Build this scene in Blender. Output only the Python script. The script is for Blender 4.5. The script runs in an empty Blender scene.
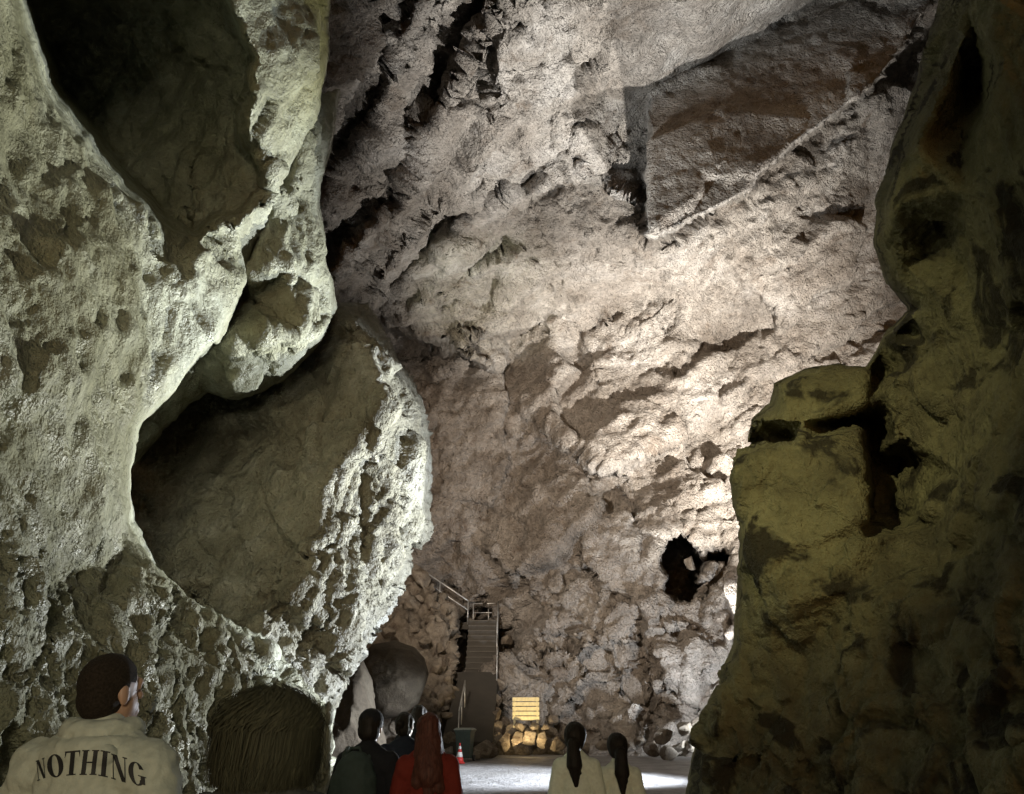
import bpy, bmesh, math, random
import numpy as np
from mathutils import Vector, Matrix, Quaternion
from mathutils.geometry import delaunay_2d_cdt

S = bpy.context.scene
COL = S.collection
R = math.radians
rng = random.Random(7)

# ------------------------------------------------------------------ camera
F = 804.0
TH = R(23.3)
CH = 1.45
ct, st = math.cos(TH), math.sin(TH)

def ray(u, v):
    x = (u - 512.0) / F
    y = (397.0 - v) / F
    return x, ct - y * st, st + y * ct

def at(u, v, Y):
    """point of the place seen at picture position u, v and lying Y metres ahead"""
    x, ry, rz = ray(u, v)
    k = Y / ry
    return Vector((x * k, Y, CH + rz * k))

cam_d = bpy.data.cameras.new('camera')
cam = bpy.data.objects.new('camera', cam_d)
COL.objects.link(cam)
cam.location = (0, 0, CH)
cam.rotation_euler = (R(90) + TH, 0, 0)
cam_d.sensor_width = 36
cam_d.lens = 36 * F / 1024
cam_d.clip_start = 0.05
cam_d.clip_end = 500
S.camera = cam

def ground_z(x, y):
    t = np.clip((np.asarray(y, float) - 8.0) / 30.0, 0, 1)
    return 0.98 * t * t * (3 - 2 * t)

# ------------------------------------------------------------------ noise
def _h(ix, iy, iz, seed):
    n = (ix * 374761393 + iy * 668265263 + iz * 2147483647 + seed * 1274126177) & 0xFFFFFFFF
    n = n ^ (n >> 13)
    n = (n * 1274126177) & 0xFFFFFFFF
    n = n ^ (n >> 16)
    n = (n * 2246822519) & 0xFFFFFFFF
    n = n ^ (n >> 15)
    return n.astype(np.float64) / 4294967296.0

def vnoise(p, seed=0):
    """smooth noise, about -1..1"""
    i = np.floor(p).astype(np.int64)
    f = p - i
    out = np.zeros(len(p))
    w = f * f * f * (f * (f * 6 - 15) + 10)
    for dx in (0, 1):
        wx = w[:, 0] if dx else 1 - w[:, 0]
        for dy in (0, 1):
            wy = w[:, 1] if dy else 1 - w[:, 1]
            for dz in (0, 1):
                wz = w[:, 2] if dz else 1 - w[:, 2]
                a = i[:, 0] + dx; b = i[:, 1] + dy; c = i[:, 2] + dz
                h = _h(a, b, c, seed)
                z = _h(a, b, c, seed + 51) * 2 - 1
                ang = h * 2 * math.pi
                s = np.sqrt(np.maximum(0, 1 - z * z))
                g = (f[:, 0] - dx) * np.cos(ang) * s + (f[:, 1] - dy) * np.sin(ang) * s + (f[:, 2] - dz) * z
                out += wx * wy * wz * g
    return out * 1.6

_M = np.array([[0.80, 0.60, 0.0], [-0.48, 0.64, 0.60], [0.36, -0.48, 0.80]])

def fbm(p, octv=4, gain=0.5, seed=0, ridged=False):
    a, s, q = 1.0, np.zeros(len(p)), p
    for k in range(octv):
        n = vnoise(q, seed + 17 * k)
        if ridged:
            n = 1 - 2 * np.abs(n)
        s += a * n
        a *= gain
        q = (q @ _M.T) * 2.03
    return s

def cells(p, sharp=14.0, seed=0):
    """broken-rock noise: every cell of the volume is a tilted facet; also distance to the nearest crack"""
    i = np.floor(p).astype(np.int64)
    num = np.zeros(len(p)); den = np.zeros(len(p)) + 1e-30
    f1 = np.full(len(p), 9.0); f2 = np.full(len(p), 9.0)
    for dx in (-1, 0, 1):
        for dy in (-1, 0, 1):
            for dz in (-1, 0, 1):
                a = i[:, 0] + dx; b = i[:, 1] + dy; c = i[:, 2] + dz
                vx = a + _h(a, b, c, seed) - p[:, 0]
                vy = b + _h(a, b, c, seed + 1) - p[:, 1]
                vz = c + _h(a, b, c, seed + 2) - p[:, 2]
                d2 = vx * vx + vy * vy + vz * vz
                w = np.exp(-sharp * d2)
                val = (_h(a, b, c, seed + 3) - 0.5) * 1.2
                val = val + (_h(a, b, c, seed + 4) * 2 - 1) * vx + (_h(a, b, c, seed + 5) * 2 - 1) * vy + (_h(a, b, c, seed + 6) * 2 - 1) * vz
                num += w * val; den += w
                d = np.sqrt(d2)
                m = d < f1
                f2 = np.where(m, f1, np.minimum(f2, d))
                f1 = np.where(m, d, f1)
    return num / den, f2 - f1

def smooth(x, a, b):
    t = np.clip((x - a) / (b - a), 0, 1)
    return t * t * (3 - 2 * t)

# ------------------------------------------------------------------ object helpers
def link(name, me, mat=None, parent=None):
    o = bpy.data.objects.new(name, me)
    COL.objects.link(o)
    if mat is not None:
        me.materials.append(mat)
    if parent is not None:
        o.parent = parent
    return o

def tag(o, label=None, cat=None, group=None, kind=None):
    if label: o['label'] = label
    if cat: o['category'] = cat
    if group: o['group'] = group
    if kind: o['kind'] = kind
    return o

def empty(name, loc=(0, 0, 0), rz=0.0):
    o = bpy.data.objects.new(name, None)
    COL.objects.link(o)
    o.location = loc
    o.rotation_euler = (0, 0, rz)
    o.empty_display_size = 0.2
    return o

def mesh_np(name, co, faces, smooth_shade=True):
    me = bpy.data.meshes.new(name)
    faces = np.asarray(faces, np.int32)
    nf, k = faces.shape
    me.vertices.add(len(co))
    me.vertices.foreach_set('co', np.asarray(co, np.float32).ravel())
    me.loops.add(nf * k)
    me.loops.foreach_set('vertex_index', faces.ravel())
    me.polygons.add(nf)
    me.polygons.foreach_set('loop_start', np.arange(0, nf * k, k, dtype=np.int32))
    me.update(calc_edges=True)
    me.validate()
    me.polygons.foreach_set('use_smooth', np.full(len(me.polygons), smooth_shade))
    me.update()
    return me

def get_co(me):
    a = np.empty(len(me.vertices) * 3, np.float32)
    me.vertices.foreach_get('co', a)
    return a.reshape(-1, 3).astype(np.float64)

def get_no(me):
    a = np.empty(len(me.vertices) * 3, np.float32)
    me.vertices.foreach_get('normal', a)
    return a.reshape(-1, 3).astype(np.float64)

def set_co(me, co):
    me.vertices.foreach_set('co', np.asarray(co, np.float32).ravel())
    me.update()

# ------------------------------------------------------------------ rock masses
def poly_sd(P, x, y):
    """signed distance to polygon (negative inside) and nearest boundary point"""
    P = np.asarray(P, float)
    n = len(P)
    best = np.full(x.shape, 1e18); bx = np.zeros(x.shape); by = np.zeros(x.shape)
    ins = np.zeros(x.shape, bool)
    for k in range(n):
        ax, ay = P[k]; cx, cy = P[(k + 1) % n]
        dx, dy = cx - ax, cy - ay
        t = np.clip(((x - ax) * dx + (y - ay) * dy) / (dx * dx + dy * dy + 1e-12), 0, 1)
        qx = ax + t * dx; qy = ay + t * dy
        d = (x - qx) ** 2 + (y - qy) ** 2
        m = d < best
        best = np.where(m, d, best); bx = np.where(m, qx, bx); by = np.where(m, qy, by)
        c = ((ay > y) != (cy > y)) & (x < (cx - ax) * (y - ay) / (cy - ay + 1e-12) + ax)
        ins ^= c
    d = np.sqrt(best)
    return np.where(ins, -d, d), bx, by

def rough_poly(P, amp, step=7.0, seed=1, soft=None):
    """subdivide an outline and make it uneven like broken rock"""
    out = []
    n = len(P)
    for k in range(n):
        a = np.array(P[k], float); b = np.array(P[(k + 1) % n], float)
        L = np.hypot(*(b - a)); m = max(1, int(L / step))
        for j in range(m):
            out.append(a + (b - a) * j / m)
    out = np.array(out)
    q = np.c_[out / 34.0, np.zeros(len(out))]
    q2 = np.c_[out / 11.0, np.zeros(len(out))]
    ox = vnoise(q, seed) + 0.5 * vnoise(q2, seed + 3)
    oy = vnoise(q, seed + 5) + 0.5 * vnoise(q2, seed + 8)
    return out + np.c_[ox, oy] * amp

def depth_field(ctrl, edges, gu, gv, blur):
    """crisp facets between control points (u, v, Y): planar between them in space"""
    pts = [Vector((c[0], c[1])) for c in ctrl]
    D = []
    for c in ctrl:
        x, ry, rz = ray(c[0], c[1])
        D.append(ry / c[2])                       # 1 / depth along the view axis
    D = np.array(D)
    vo, eo, fo, ov, oe, of = delaunay_2d_cdt(pts, edges, [], 0, 0.01)
    dv = []
    for k, v in enumerate(vo):
        if ov[k]:
            dv.append(D[ov[k][0]])
        else:
            d = [((v - p).length, i) for i, p in enumerate(pts)]
            d.sort(); d = d[:4]
            w = [1 / (a + 1e-6) for a, i in d]
            dv.append(sum(wi * D[i] for wi, (a, i) in zip(w, d)) / sum(w))
    H, W = gu.shape
    out = np.full((H, W), np.nan)
    u0, v0 = gu[0, 0], gv[0, 0]
    su, sv = gu[0, 1] - u0, gv[1, 0] - v0
    for f in fo:
        a, b, c = (vo[i] for i in f[:3])
        da, db, dc = (dv[i] for i in f[:3])
        i0 = max(0, int((min(a.x, b.x, c.x) - u0) / su)); i1 = min(W, int((max(a.x, b.x, c.x) - u0) / su) + 2)
        j0 = max(0, int((min(a.y, b.y, c.y) - v0) / sv)); j1 = min(H, int((max(a.y, b.y, c.y) - v0) / sv) + 2)
        if i0 >= i1 or j0 >= j1: continue
        x = gu[j0:j1, i0:i1]; y = gv[j0:j1, i0:i1]
        det = (b.y - c.y) * (a.x - c.x) + (c.x - b.x) * (a.y - c.y)
        if abs(det) < 1e-9: continue
        l1 = ((b.y - c.y) * (x - c.x) + (c.x - b.x) * (y - c.y)) / det
        l2 = ((c.y - a.y) * (x - c.x) + (a.x - c.x) * (y - c.y)) / det
        l3 = 1 - l1 - l2
        m = (l1 >= -1e-6) & (l2 >= -1e-6) & (l3 >= -1e-6)
        sub = out[j0:j1, i0:i1]
        sub[m] = (l1 * da + l2 * db + l3 * dc)[m]
    # fill what lies outside the control points
    for it in range(4000):
        nan = np.isnan(out)
        if not nan.any(): break
        pad = np.pad(out, 1, constant_values=np.nan)
        st4 = np.stack([pad[:-2, 1:-1], pad[2:, 1:-1], pad[1:-1, :-2], pad[1:-1, 2:]])
        ok = ~np.isnan(st4)
        cnt = ok.sum(0)
        m = nan & (cnt > 0)
        out[m] = np.where(ok, st4, 0).sum(0)[m] / cnt[m]
    if blur > 0:
        r = int(3 * blur / su) + 1
        k = np.exp(-0.5 * (np.arange(-r, r + 1) * su / blur) ** 2); k /= k.sum()
        p = np.pad(out, r, mode='edge')
        p = sum(k[i] * p[:, i:i + W] for i in range(2 * r + 1))
        out = sum(k[i] * p[i:i + H, :] for i in range(2 * r + 1))
    return out

def steps(lines, amp=2.2, seg=9.0):
    """lines: list of (points [(u,v)], Y before, Y behind, offset (du,dv) towards the farther side)"""
    c, e = [], []
    for pts, yn, yf, off in lines:
        P2, n2, f2 = [], [], []
        for k in range(len(pts) - 1):
            a, b = np.array(pts[k], float), np.array(pts[k + 1], float)
            m = max(1, int(np.hypot(*(b - a)) / seg))
            for j in range(m + (k == len(pts) - 2)):
                t = j / m
                P2.append(a + (b - a) * t)
                n2.append(yn[k] + (yn[k + 1] - yn[k]) * t); f2.append(yf[k] + (yf[k + 1] - yf[k]) * t)
        P2 = np.array(P2)
        q = np.c_[P2 / 22.0, np.zeros(len(P2))]
        P2 = P2 + np.c_[vnoise(q, 91), vnoise(q, 92)] * amp
        pts, yn, yf = [tuple(x) for x in P2], n2, f2
        for which in (0, 1):
            base = len(c)
            Y = yn if which == 0 else yf
            for k, (u, v) in enumerate(pts):
                y = Y[k] if isinstance(Y, (list, tuple)) else Y
                c.append((u + off[0] * which, v + off[1] * which, y))
                if k: e.append((base + k - 1, base + k))
    return c, e

def rock_mass(name, poly, ctrl, edges, step, mat, disp, blur=3.0, edge_round=0.5, round_px=22, back=4.0, rough=2.5, seed=1, parent=None, open_back=False, cliff=0.15, shrink=0.46):
    P = rough_poly(poly, rough, seed=seed) if rough else np.array(poly, float)
    u0, v0 = P.min(0) - 2 * step; u1, v1 = P.max(0) + 2 * step
    gu, gv = np.meshgrid(np.arange(u0, u1, step), np.arange(v0, v1, step))
    H, W = gu.shape
    inv = depth_field(ctrl, edges, gu, gv, blur)
    sd, bx, by = poly_sd(P, gu, gv)
    ins = sd < 0
    quad_ok = ins[:-1, :-1] | ins[1:, :-1] | ins[:-1, 1:] | ins[1:, 1:]
    use = np.zeros((H, W), bool)
    use[:-1, :-1] |= quad_ok; use[1:, :-1] |= quad_ok; use[:-1, 1:] |= quad_ok; use[1:, 1:] |= quad_ok
    bnd = use & ~ins
    U = np.where(bnd, bx, gu); V = np.where(bnd, by, gv)
    s = np.where(bnd, 0, -sd)
    x = (U - 512) / F; y = (397 - V) / F
    ry = ct - y * st; rz = st + y * ct
    D = 1 / inv
    if edge_round:
        t = np.clip(s / round_px, 0, 1)
        D = D + edge_round * (1 - np.sqrt(np.maximum(0, 1 - (1 - t) ** 2)))
    idx = np.full((H, W), -1)
    idx[use] = np.arange(use.sum())
    co = np.stack([x * D, ry * D, CH + rz * D], -1)[use]
    jj, ii = np.nonzero(quad_ok)
    faces = np.stack([idx[jj, ii], idx[jj + 1, ii], idx[jj + 1, ii + 1], idx[jj, ii + 1]], -1)
    nfront = len(co)
    if not open_back:
        # sides: rings going back from the outline, drawing in a little
        e = {}
        for f in faces:
            for a, b in ((f[0], f[1]), (f[1], f[2]), (f[2], f[3]), (f[3], f[0])):
                if (b, a) in e: del e[(b, a)]
                else: e[(a, b)] = 1
        bv = sorted({a for a, b in e} | {b for a, b in e})
        pos = {v: k for k, v in enumerate(bv)}
        base = co[bv]
        cen = base.mean(0)
        org = np.array([0, 0, CH])
        rings = [np.array(bv)]
        n = len(co)
        extra, fx = [], []
        NR = max(6, int(back / 0.35))
        for k in range(1, NR + 1):
            t = k / NR
            d = base - org
            L = np.linalg.norm(d, axis=1, keepdims=True)
            q = org + d / L * (L + back * t)
            mid = q.mean(0)
            q = mid + (q - mid) * (1 - 0.08 * shrink - shrink * t ** 2.2)
            extra.append(q)
            rings.append(np.arange(n, n + len(bv))); n += len(bv)
        co = np.vstack([co] + extra)
        for k in range(NR):
            for (a, b) in e:
                fx.append((rings[k][pos[b]], rings[k][pos[a]], rings[k + 1][pos[a]], rings[k + 1][pos[b]]))
        faces = np.vstack([faces, np.array(fx)])
    me = mesh_np(name, co, faces)
    co = get_co(me); no = get_no(me)
    if len(disp):
        for fn in disp:
            rd = co - np.array([0, 0, CH]); rd /= np.linalg.norm(rd, axis=1, keepdims=True)
            face_on = np.abs((rd * no).sum(1))
            amt = cliff + (1 - cliff) * smooth(face_on, 0.06, 0.34)
            if not open_back: amt[nfront:] = 1.0 if shrink > 0.2 else 0.3
            co2 = co + no * (fn(co) * amt)[:, None]
            set_co(me, co2); co = get_co(me); no = get_no(me)
    o = link(name, me, mat, parent)
    return o
# ------------------------------------------------------------------ materials
def new_mat(name):
    m = bpy.data.materials.new(name)
    m.use_nodes = True
    nt = m.node_tree
    b = nt.nodes['Principled BSDF']
    return m, nt, b

def N(nt, t, **kw):
    n = nt.nodes.new(t)
    for k, v in kw.items():
        if k in n.inputs.keys(): n.inputs[k].default_value = v
        else: setattr(n, k, v)
    return n

def ramp(nt, stops):
    r = nt.nodes.new('ShaderNodeValToRGB')
    el = r.color_ramp.elements
    while len(el) < len(stops): el.new(0.5)
    for e, (p, c) in zip(el, stops):
        e.position = p
        e.color = (c[0], c[1], c[2], 1) if not isinstance(c, (int, float)) else (c, c, c, 1)
    return r

def coords(nt, scale=(1, 1, 1), rot=(0, 0, 0)):
    g = nt.nodes.new('ShaderNodeNewGeometry')
    m = nt.nodes.new('ShaderNodeMapping')
    m.inputs['Scale'].default_value = scale
    m.inputs['Rotation'].default_value = rot
    nt.links.new(g.outputs['Position'], m.inputs['Vector'])
    return m.outputs['Vector']

def mixc(nt, fac, a, b, mode='MIX'):
    m = nt.nodes.new('ShaderNodeMix')
    m.data_type = 'RGBA'; m.blend_type = mode
    for s, val in ((0, fac), (6, a), (7, b)):
        if hasattr(val, 'is_linked') or hasattr(val, 'links'):
            nt.links.new(val, m.inputs[s])
        elif isinstance(val, (int, float)):
            m.inputs[s].default_value = val
        else:
            m.inputs[s].default_value = (*val, 1)
    return m.outputs[2]

def rock_mat(name, cols, scale=1.0, bump=0.5, stain=None, rough=0.85, wet=0.0, stretch=(1, 1, 1), rot=(0, 0, 0), fine=1.0, stain_amt=(0.52, 0.66)):
    """limestone: two or three mineral colours, dark patina patches, cracks and grain in the bump"""
    m, nt, b = new_mat(name)
    v = coords(nt, tuple(scale * s for s in stretch), rot)
    n1 = N(nt, 'ShaderNodeTexNoise', Scale=0.55, Detail=4.0, Roughness=0.66); nt.links.new(v, n1.inputs['Vector'])
    n2 = N(nt, 'ShaderNodeTexNoise', Scale=3.1, Detail=5.0, Roughness=0.7, Distortion=0.6); nt.links.new(v, n2.inputs['Vector'])
    r1 = ramp(nt, [(0.33, cols[0]), (0.52, cols[1]), (0.70, cols[2])]); nt.links.new(n1.outputs['Fac'], r1.inputs[0])
    r2 = ramp(nt, [(0.30, 0.62), (0.60, 1.0)]); nt.links.new(n2.outputs['Fac'], r2.inputs[0])
    col = mixc(nt, 1.0, r1.outputs[0], r2.outputs[0], 'MULTIPLY')
    if stain is not None:
        n3 = N(nt, 'ShaderNodeTexNoise', Scale=1.15, Detail=4.0, Roughness=0.62, Distortion=0.9); nt.links.new(v, n3.inputs['Vector'])
        r3 = ramp(nt, [(stain_amt[0], 0.0), (stain_amt[1], 1.0)]); nt.links.new(n3.outputs['Fac'], r3.inputs[0])
        col = mixc(nt, r3.outputs[0], col, stain)
    nt.links.new(col, b.inputs['Base Color'])
    # relief
    vo = N(nt, 'ShaderNodeTexVoronoi', Scale=2.6, feature='DISTANCE_TO_EDGE')
    wn = N(nt, 'ShaderNodeTexNoise', Scale=2.2, Detail=2.0)
    nt.links.new(v, wn.inputs['Vector'])
    wv = nt.nodes.new('ShaderNodeMix'); wv.data_type = 'VECTOR'; wv.inputs[0].default_value = 0.35
    nt.links.new(v, wv.inputs[4]); nt.links.new(wn.outputs['Color'], wv.inputs[5])
    nt.links.new(wv.outputs[1], vo.inputs['Vector'])
    rc = ramp(nt, [(0.0, 0.0), (0.07, 1.0)]); nt.links.new(vo.outputs['Distance'], rc.inputs[0])
    nb = N(nt, 'ShaderNodeTexNoise', Scale=5.0 * fine, Detail=4.0, Roughness=0.68); nt.links.new(v, nb.inputs['Vector'])
    nc = N(nt, 'ShaderNodeTexNoise', Scale=17.0 * fine, Detail=2.0, Roughness=0.7); nt.links.new(v, nc.inputs['Vector'])
    b1 = N(nt, 'ShaderNodeBump', Strength=min(1, bump), Distance=0.05 / scale); nt.links.new(rc.outputs[0], b1.inputs['Height'])
    b1.inputs['Strength'].default_value = bump * 0.35
    b2 = N(nt, 'ShaderNodeBump', Strength=bump, Distance=0.22 / scale / fine); nt.links.new(nb.outputs['Fac'], b2.inputs['Height'])
    b3 = N(nt, 'ShaderNodeBump', Strength=bump, Distance=0.07 / scale / fine); nt.links.new(nc.outputs['Fac'], b3.inputs['Height'])
    nt.links.new(b1.outputs[0], b2.inputs['Normal']); nt.links.new(b2.outputs[0], b3.inputs['Normal'])
    nt.links.new(b3.outputs[0], b.inputs['Normal'])
    b.inputs['Roughness'].default_value = rough
    b.inputs['Specular IOR Level'].default_value = 0.35
    if wet:
        nw = N(nt, 'ShaderNodeTexNoise', Scale=2.0, Detail=2.0); nt.links.new(v, nw.inputs['Vector'])
        rw = ramp(nt, [(0.42, rough), (0.62, max(0.12, rough - wet))]); nt.links.new(nw.outputs['Fac'], rw.inputs[0])
        nt.links.new(rw.outputs[0], b.inputs['Roughness'])
        b.inputs['Specular IOR Level'].default_value = 0.45
    return m

def plain_mat(name, col, rough=0.6, metal=0.0, bump=0.0, bscale=40.0, var=0.15, spec=0.5):
    m, nt, b = new_mat(name)
    tc = nt.nodes.new('ShaderNodeTexCoord')
    n = N(nt, 'ShaderNodeTexNoise', Scale=bscale * 0.3, Detail=6.0); nt.links.new(tc.outputs['Object'], n.inputs['Vector'])
    r = ramp(nt, [(0.3, tuple(c * (1 - var) for c in col)), (0.7, tuple(min(1, c * (1 + var)) for c in col))])
    nt.links.new(n.outputs['Fac'], r.inputs[0]); nt.links.new(r.outputs[0], b.inputs['Base Color'])
    b.inputs['Roughness'].default_value = rough
    b.inputs['Metallic'].default_value = metal
    b.inputs['Specular IOR Level'].default_value = spec
    if bump:
        n2 = N(nt, 'ShaderNodeTexNoise', Scale=bscale, Detail=5.0); nt.links.new(tc.outputs['Object'], n2.inputs['Vector'])
        bp = N(nt, 'ShaderNodeBump', Strength=bump, Distance=0.01); nt.links.new(n2.outputs['Fac'], bp.inputs['Height'])
        nt.links.new(bp.outputs[0], b.inputs['Normal'])
    return m

M_hall = rock_mat('hall limestone', [(0.215, 0.18, 0.145), (0.34, 0.30, 0.255), (0.46, 0.42, 0.375)], scale=0.55, bump=1.0, stain=(0.15, 0.115, 0.085), stain_amt=(0.56, 0.74))
M_left = rock_mat('pitted limestone', [(0.21, 0.205, 0.13), (0.29, 0.285, 0.20), (0.38, 0.385, 0.30)], scale=1.5, bump=0.6, stain=(0.19, 0.175, 0.11), rough=0.8, wet=0.4, stain_amt=(0.62, 0.8))
M_boul = rock_mat('boulder limestone', [(0.17, 0.155, 0.11), (0.28, 0.265, 0.20), (0.42, 0.41, 0.36)], scale=1.1, bump=0.7, stain=(0.13, 0.115, 0.08), rough=0.85, wet=0.2, stain_amt=(0.58, 0.75))
M_pill = rock_mat('mottled limestone', [(0.12, 0.105, 0.06), (0.20, 0.185, 0.10), (0.28, 0.265, 0.15)], scale=1.3, bump=0.6, stain=(0.035, 0.03, 0.017), rough=0.85, stain_amt=(0.53, 0.60))  # olive limestone with random dark patches
M_rock = rock_mat('fallen rock', [(0.19, 0.155, 0.115), (0.29, 0.245, 0.19), (0.40, 0.36, 0.30)], scale=1.6, bump=0.7, stain=(0.13, 0.10, 0.075))
# ------------------------------------------------------------------ the rock of the cave
def d_cells(scale, amp, crack=0.0, cw=0.10, seed=0, stretch=(1, 1, 1), sharp=14, warp=0.25, mask=None, rot=None):
    st_ = np.array(stretch, float)
    def f(p):
        q = (p if rot is None else p @ rot) / scale / st_
        w = np.stack([vnoise(q * 1.7, seed + 31), vnoise(q * 1.7, seed + 32), vnoise(q * 1.7, seed + 33)], -1)
        v, e = cells(q + warp * w, sharp, seed)
        r = v * amp - crack * (1 - smooth(e, 0, cw))
        return r * (mask(p) if mask else 1)
    return f

def d_fbm(scale, amp, octv=4, gain=0.5, seed=0, ridged=False, stretch=(1, 1, 1), rot=None, mask=None):
    st_ = np.array(stretch, float)
    def f(p):
        q = p if rot is None else p @ rot
        r = fbm(q / scale / st_, octv, gain, seed, ridged) * amp
        return r * (mask(p) if mask else 1)
    return f

def rotm(ax, deg):
    return np.array(Matrix.Rotation(R(deg), 3, ax))

# --- the great hall behind: wall, roof and the block hanging from it, one continuous surface
hall_poly = [(60, -420), (1180, -420), (1180, 800), (60, 800)]
hc = [
    (40, 820, 34), (300, 820, 38), (430, 820, 47), (500, 820, 43), (560, 820, 38), (660, 820, 36), (740, 820, 34), (900, 820, 33), (1200, 820, 33),
    (40, 600, 33), (300, 620, 37), (400, 640, 44), (455, 640, 47.5), (505, 630, 45), (545, 610, 39.5), (600, 640, 38.2), (660, 640, 37.2), (740, 620, 36), (900, 600, 36), (1200, 600, 36),
    (40, 450, 33), (300, 470, 38), (395, 540, 43), (480, 530, 42.5), (560, 520, 39.7), (625, 520, 38.2), (640, 580, 37.6), (740, 470, 40), (900, 450, 41), (1200, 450, 41),
    (40, 300, 30), (300, 330, 36), (430, 420, 42.5), (510, 430, 40.6), (575, 440, 39.3), (600, 400, 39.5), (740, 340, 40.5), (900, 330, 41), (1200, 300, 41),
    (395, 338, 43), (424, 346, 42.6), (462, 360, 41.6), (510, 340, 40.6), (535, 324, 40.2), (560, 335, 40.0),
    (380, 322, 39.4), (420, 336, 37.4), (465, 350, 36.6), (505, 330, 36.8), (530, 314, 37.6), (580, 320, 39.0),
    (385, 290, 35.5), (450, 276, 34.2), (515, 285, 34.8), (570, 290, 37), (640, 300, 38),
    (40, 150, 24), (320, 240, 29.0), (330, 150, 25.0), (420, 200, 29.0), (430, 120, 24.2), (500, 230, 32.0), (480, 60, 21.6),
    (600, 235, 32.6), (720, 250, 35.5), (830, 190, 35.0), (940, 130, 35), (1200, 150, 35),
    (40, 0, 15.5), (330, 0, 16.5), (410, 0, 18.0), (500, 0, 18.8), (600, 60, 22.4), (590, 0, 19.4), (700, 0, 20.0), (780, -40, 19.5),
    (40, -420, 7), (330, -420, 8), (600, -420, 9), (900, -420, 10), (1200, -420, 10), (1000, -60, 25), (1200, -60, 25),
]
hs, he = steps([
    # the hanging block: its left edge, then its lower edge; behind it the roof goes on
    ([(649, 100), (647, 160), (648, 236)], [24.8, 23.9, 23.0], [26.2, 29.0, 32.6], (-2.5, 0)),
    ([(650, 238), (690, 221), (752, 190), (757, 176), (770, 164), (800, 140), (868, 90), (905, 45), (930, 0)],
     [22.8, 22.9, 23.0, 23.1, 23.2, 23.5, 24.0, 24.4, 24.6],
     [32.8, 33.2, 33.4, 33.4, 33.4, 33.2, 33.0, 32.5, 32.0], (1.2, 1.8)),
    # two smaller blocks beside it
    ([(527, 197), (540, 192), (560, 180), (592, 160)], [28.4, 28.3, 28.0, 27.6], [31.0, 31.0, 30.4, 28.6], (1, 2)),
    ([(598, 162), (608, 192), (640, 206)], [27.8, 28.2, 28.6], [29.6, 31.0, 31.4], (0.5, 2)),
    # folds and bedding steps of the roof and wall
    ([(342, 268), (404, 176), (452, 84), (505, -10)], [28.8, 25.2, 21.2, 17.6], [30.0, 26.6, 22.6, 18.9], (-5, -3)),
    ([(332, 180), (378, 110), (400, 40), (440, -30)], [25.2, 22.4, 19.2, 16.4], [26.2, 23.5, 20.3, 17.4], (-5, -3)),
    ([(420, 262), (470, 214), (520, 178)], [31.6, 29.8, 28.4], [32.8, 31.0, 29.4], (-3, -4)),
    ([(505, 128), (560, 98), (636, 66)], [24.9, 23.9, 22.8], [25.5, 24.5, 23.3], (1, 3)),
    ([(540, 52), (620, 18), (690, -14)], [21.2, 20.2, 19.4], [21.8, 20.8, 19.8], (1, 3)),
    ([(640, 336), (700, 290), (790, 258)], [38.6, 37.4, 36.2], [39.2, 38.2, 37.0], (1, 3)),
    ([(700, 420), (770, 372), (860, 330)], [39.8, 39.6, 40.0], [40.5, 40.3, 40.6], (1, 3)),
    ([(560, 436), (612, 470), (642, 520)], [39.6, 38.9, 38.2], [40.3, 39.6, 38.8], (-3, 2)),
    ([(502, 372), (500, 420), (508, 468)], [40.8, 40.8, 40.9], [41.6, 41.5, 41.5], (3, 0)),
], amp=4.0)
top_edge = [(650, 90), (668, 78), (700, 62), (740, 45), (780, 24), (800, 12), (830, -10)]
_te = []
for i in range(len(top_edge) - 1):
    for j in range(3):
        t = j / 3
        u = top_edge[i][0] * (1 - t) + top_edge[i + 1][0] * t; v = top_edge[i][1] * (1 - t) + top_edge[i + 1][1] * t
        _te.append((u, v + 5 * vnoise(np.array([[u / 14.0, 0.3, 0.6]]), 77)[0]))
top_edge = _te
b0 = len(hs)
hs = hs + [(u, v, 24.9 + 0.04 * i) for i, (u, v) in enumerate(top_edge)]
he = he + [(b0 + i, b0 + i + 1) for i in range(len(top_edge) - 1)]
b1 = len(hs)
lip = [(523, 196, 30.4), (527, 165, 29.2), (548, 147, 27.6), (570, 149, 27.4), (590, 155, 27.2), (640, 152, 27.7)]
hs = hs + lip
he = he + [(b1 + i, b1 + i + 1) for i in range(len(lip) - 1)]
def ring_hole(pts, near, far, k=3.0):
    P = rough_poly(pts, 2.2, 5.0, seed=int(far * 7)); c = P.mean(0)
    n = len(P)
    q, e = [], []
    for w in (0, 1):
        b = len(q)
        for i, (u, v) in enumerate(P):
            d = c - (u, v); L = np.hypot(*d)
            q.append((u + d[0] / L * k * w, v + d[1] / L * k * w, far if w else near))
            e.append((b + i, b + (i + 1) % n))
    q.append((c[0], c[1], far + 0.6))
    return q, e
for pts, near, far in (([(660, 546), (666, 536), (683, 532), (695, 543), (702, 555), (720, 551), (735, 556), (730, 563), (706, 567), (699, 577), (703, 590), (692, 604), (672, 601), (664, 590), (669, 576), (661, 566)], 37.3, 44.0),
                       ([(496, 696), (508, 686), (516, 700), (512, 722), (500, 722)], 39.6, 43.0)):
    q, e = ring_hole(pts, near, far)
    b = len(hs)
    hs = hs + q; he = he + [(i + b, j + b) for i, j in e]
hn = len(hc)
hall_ctrl = hc + hs
hall_edges = [(a + hn, b + hn) for a, b in he]

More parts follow.
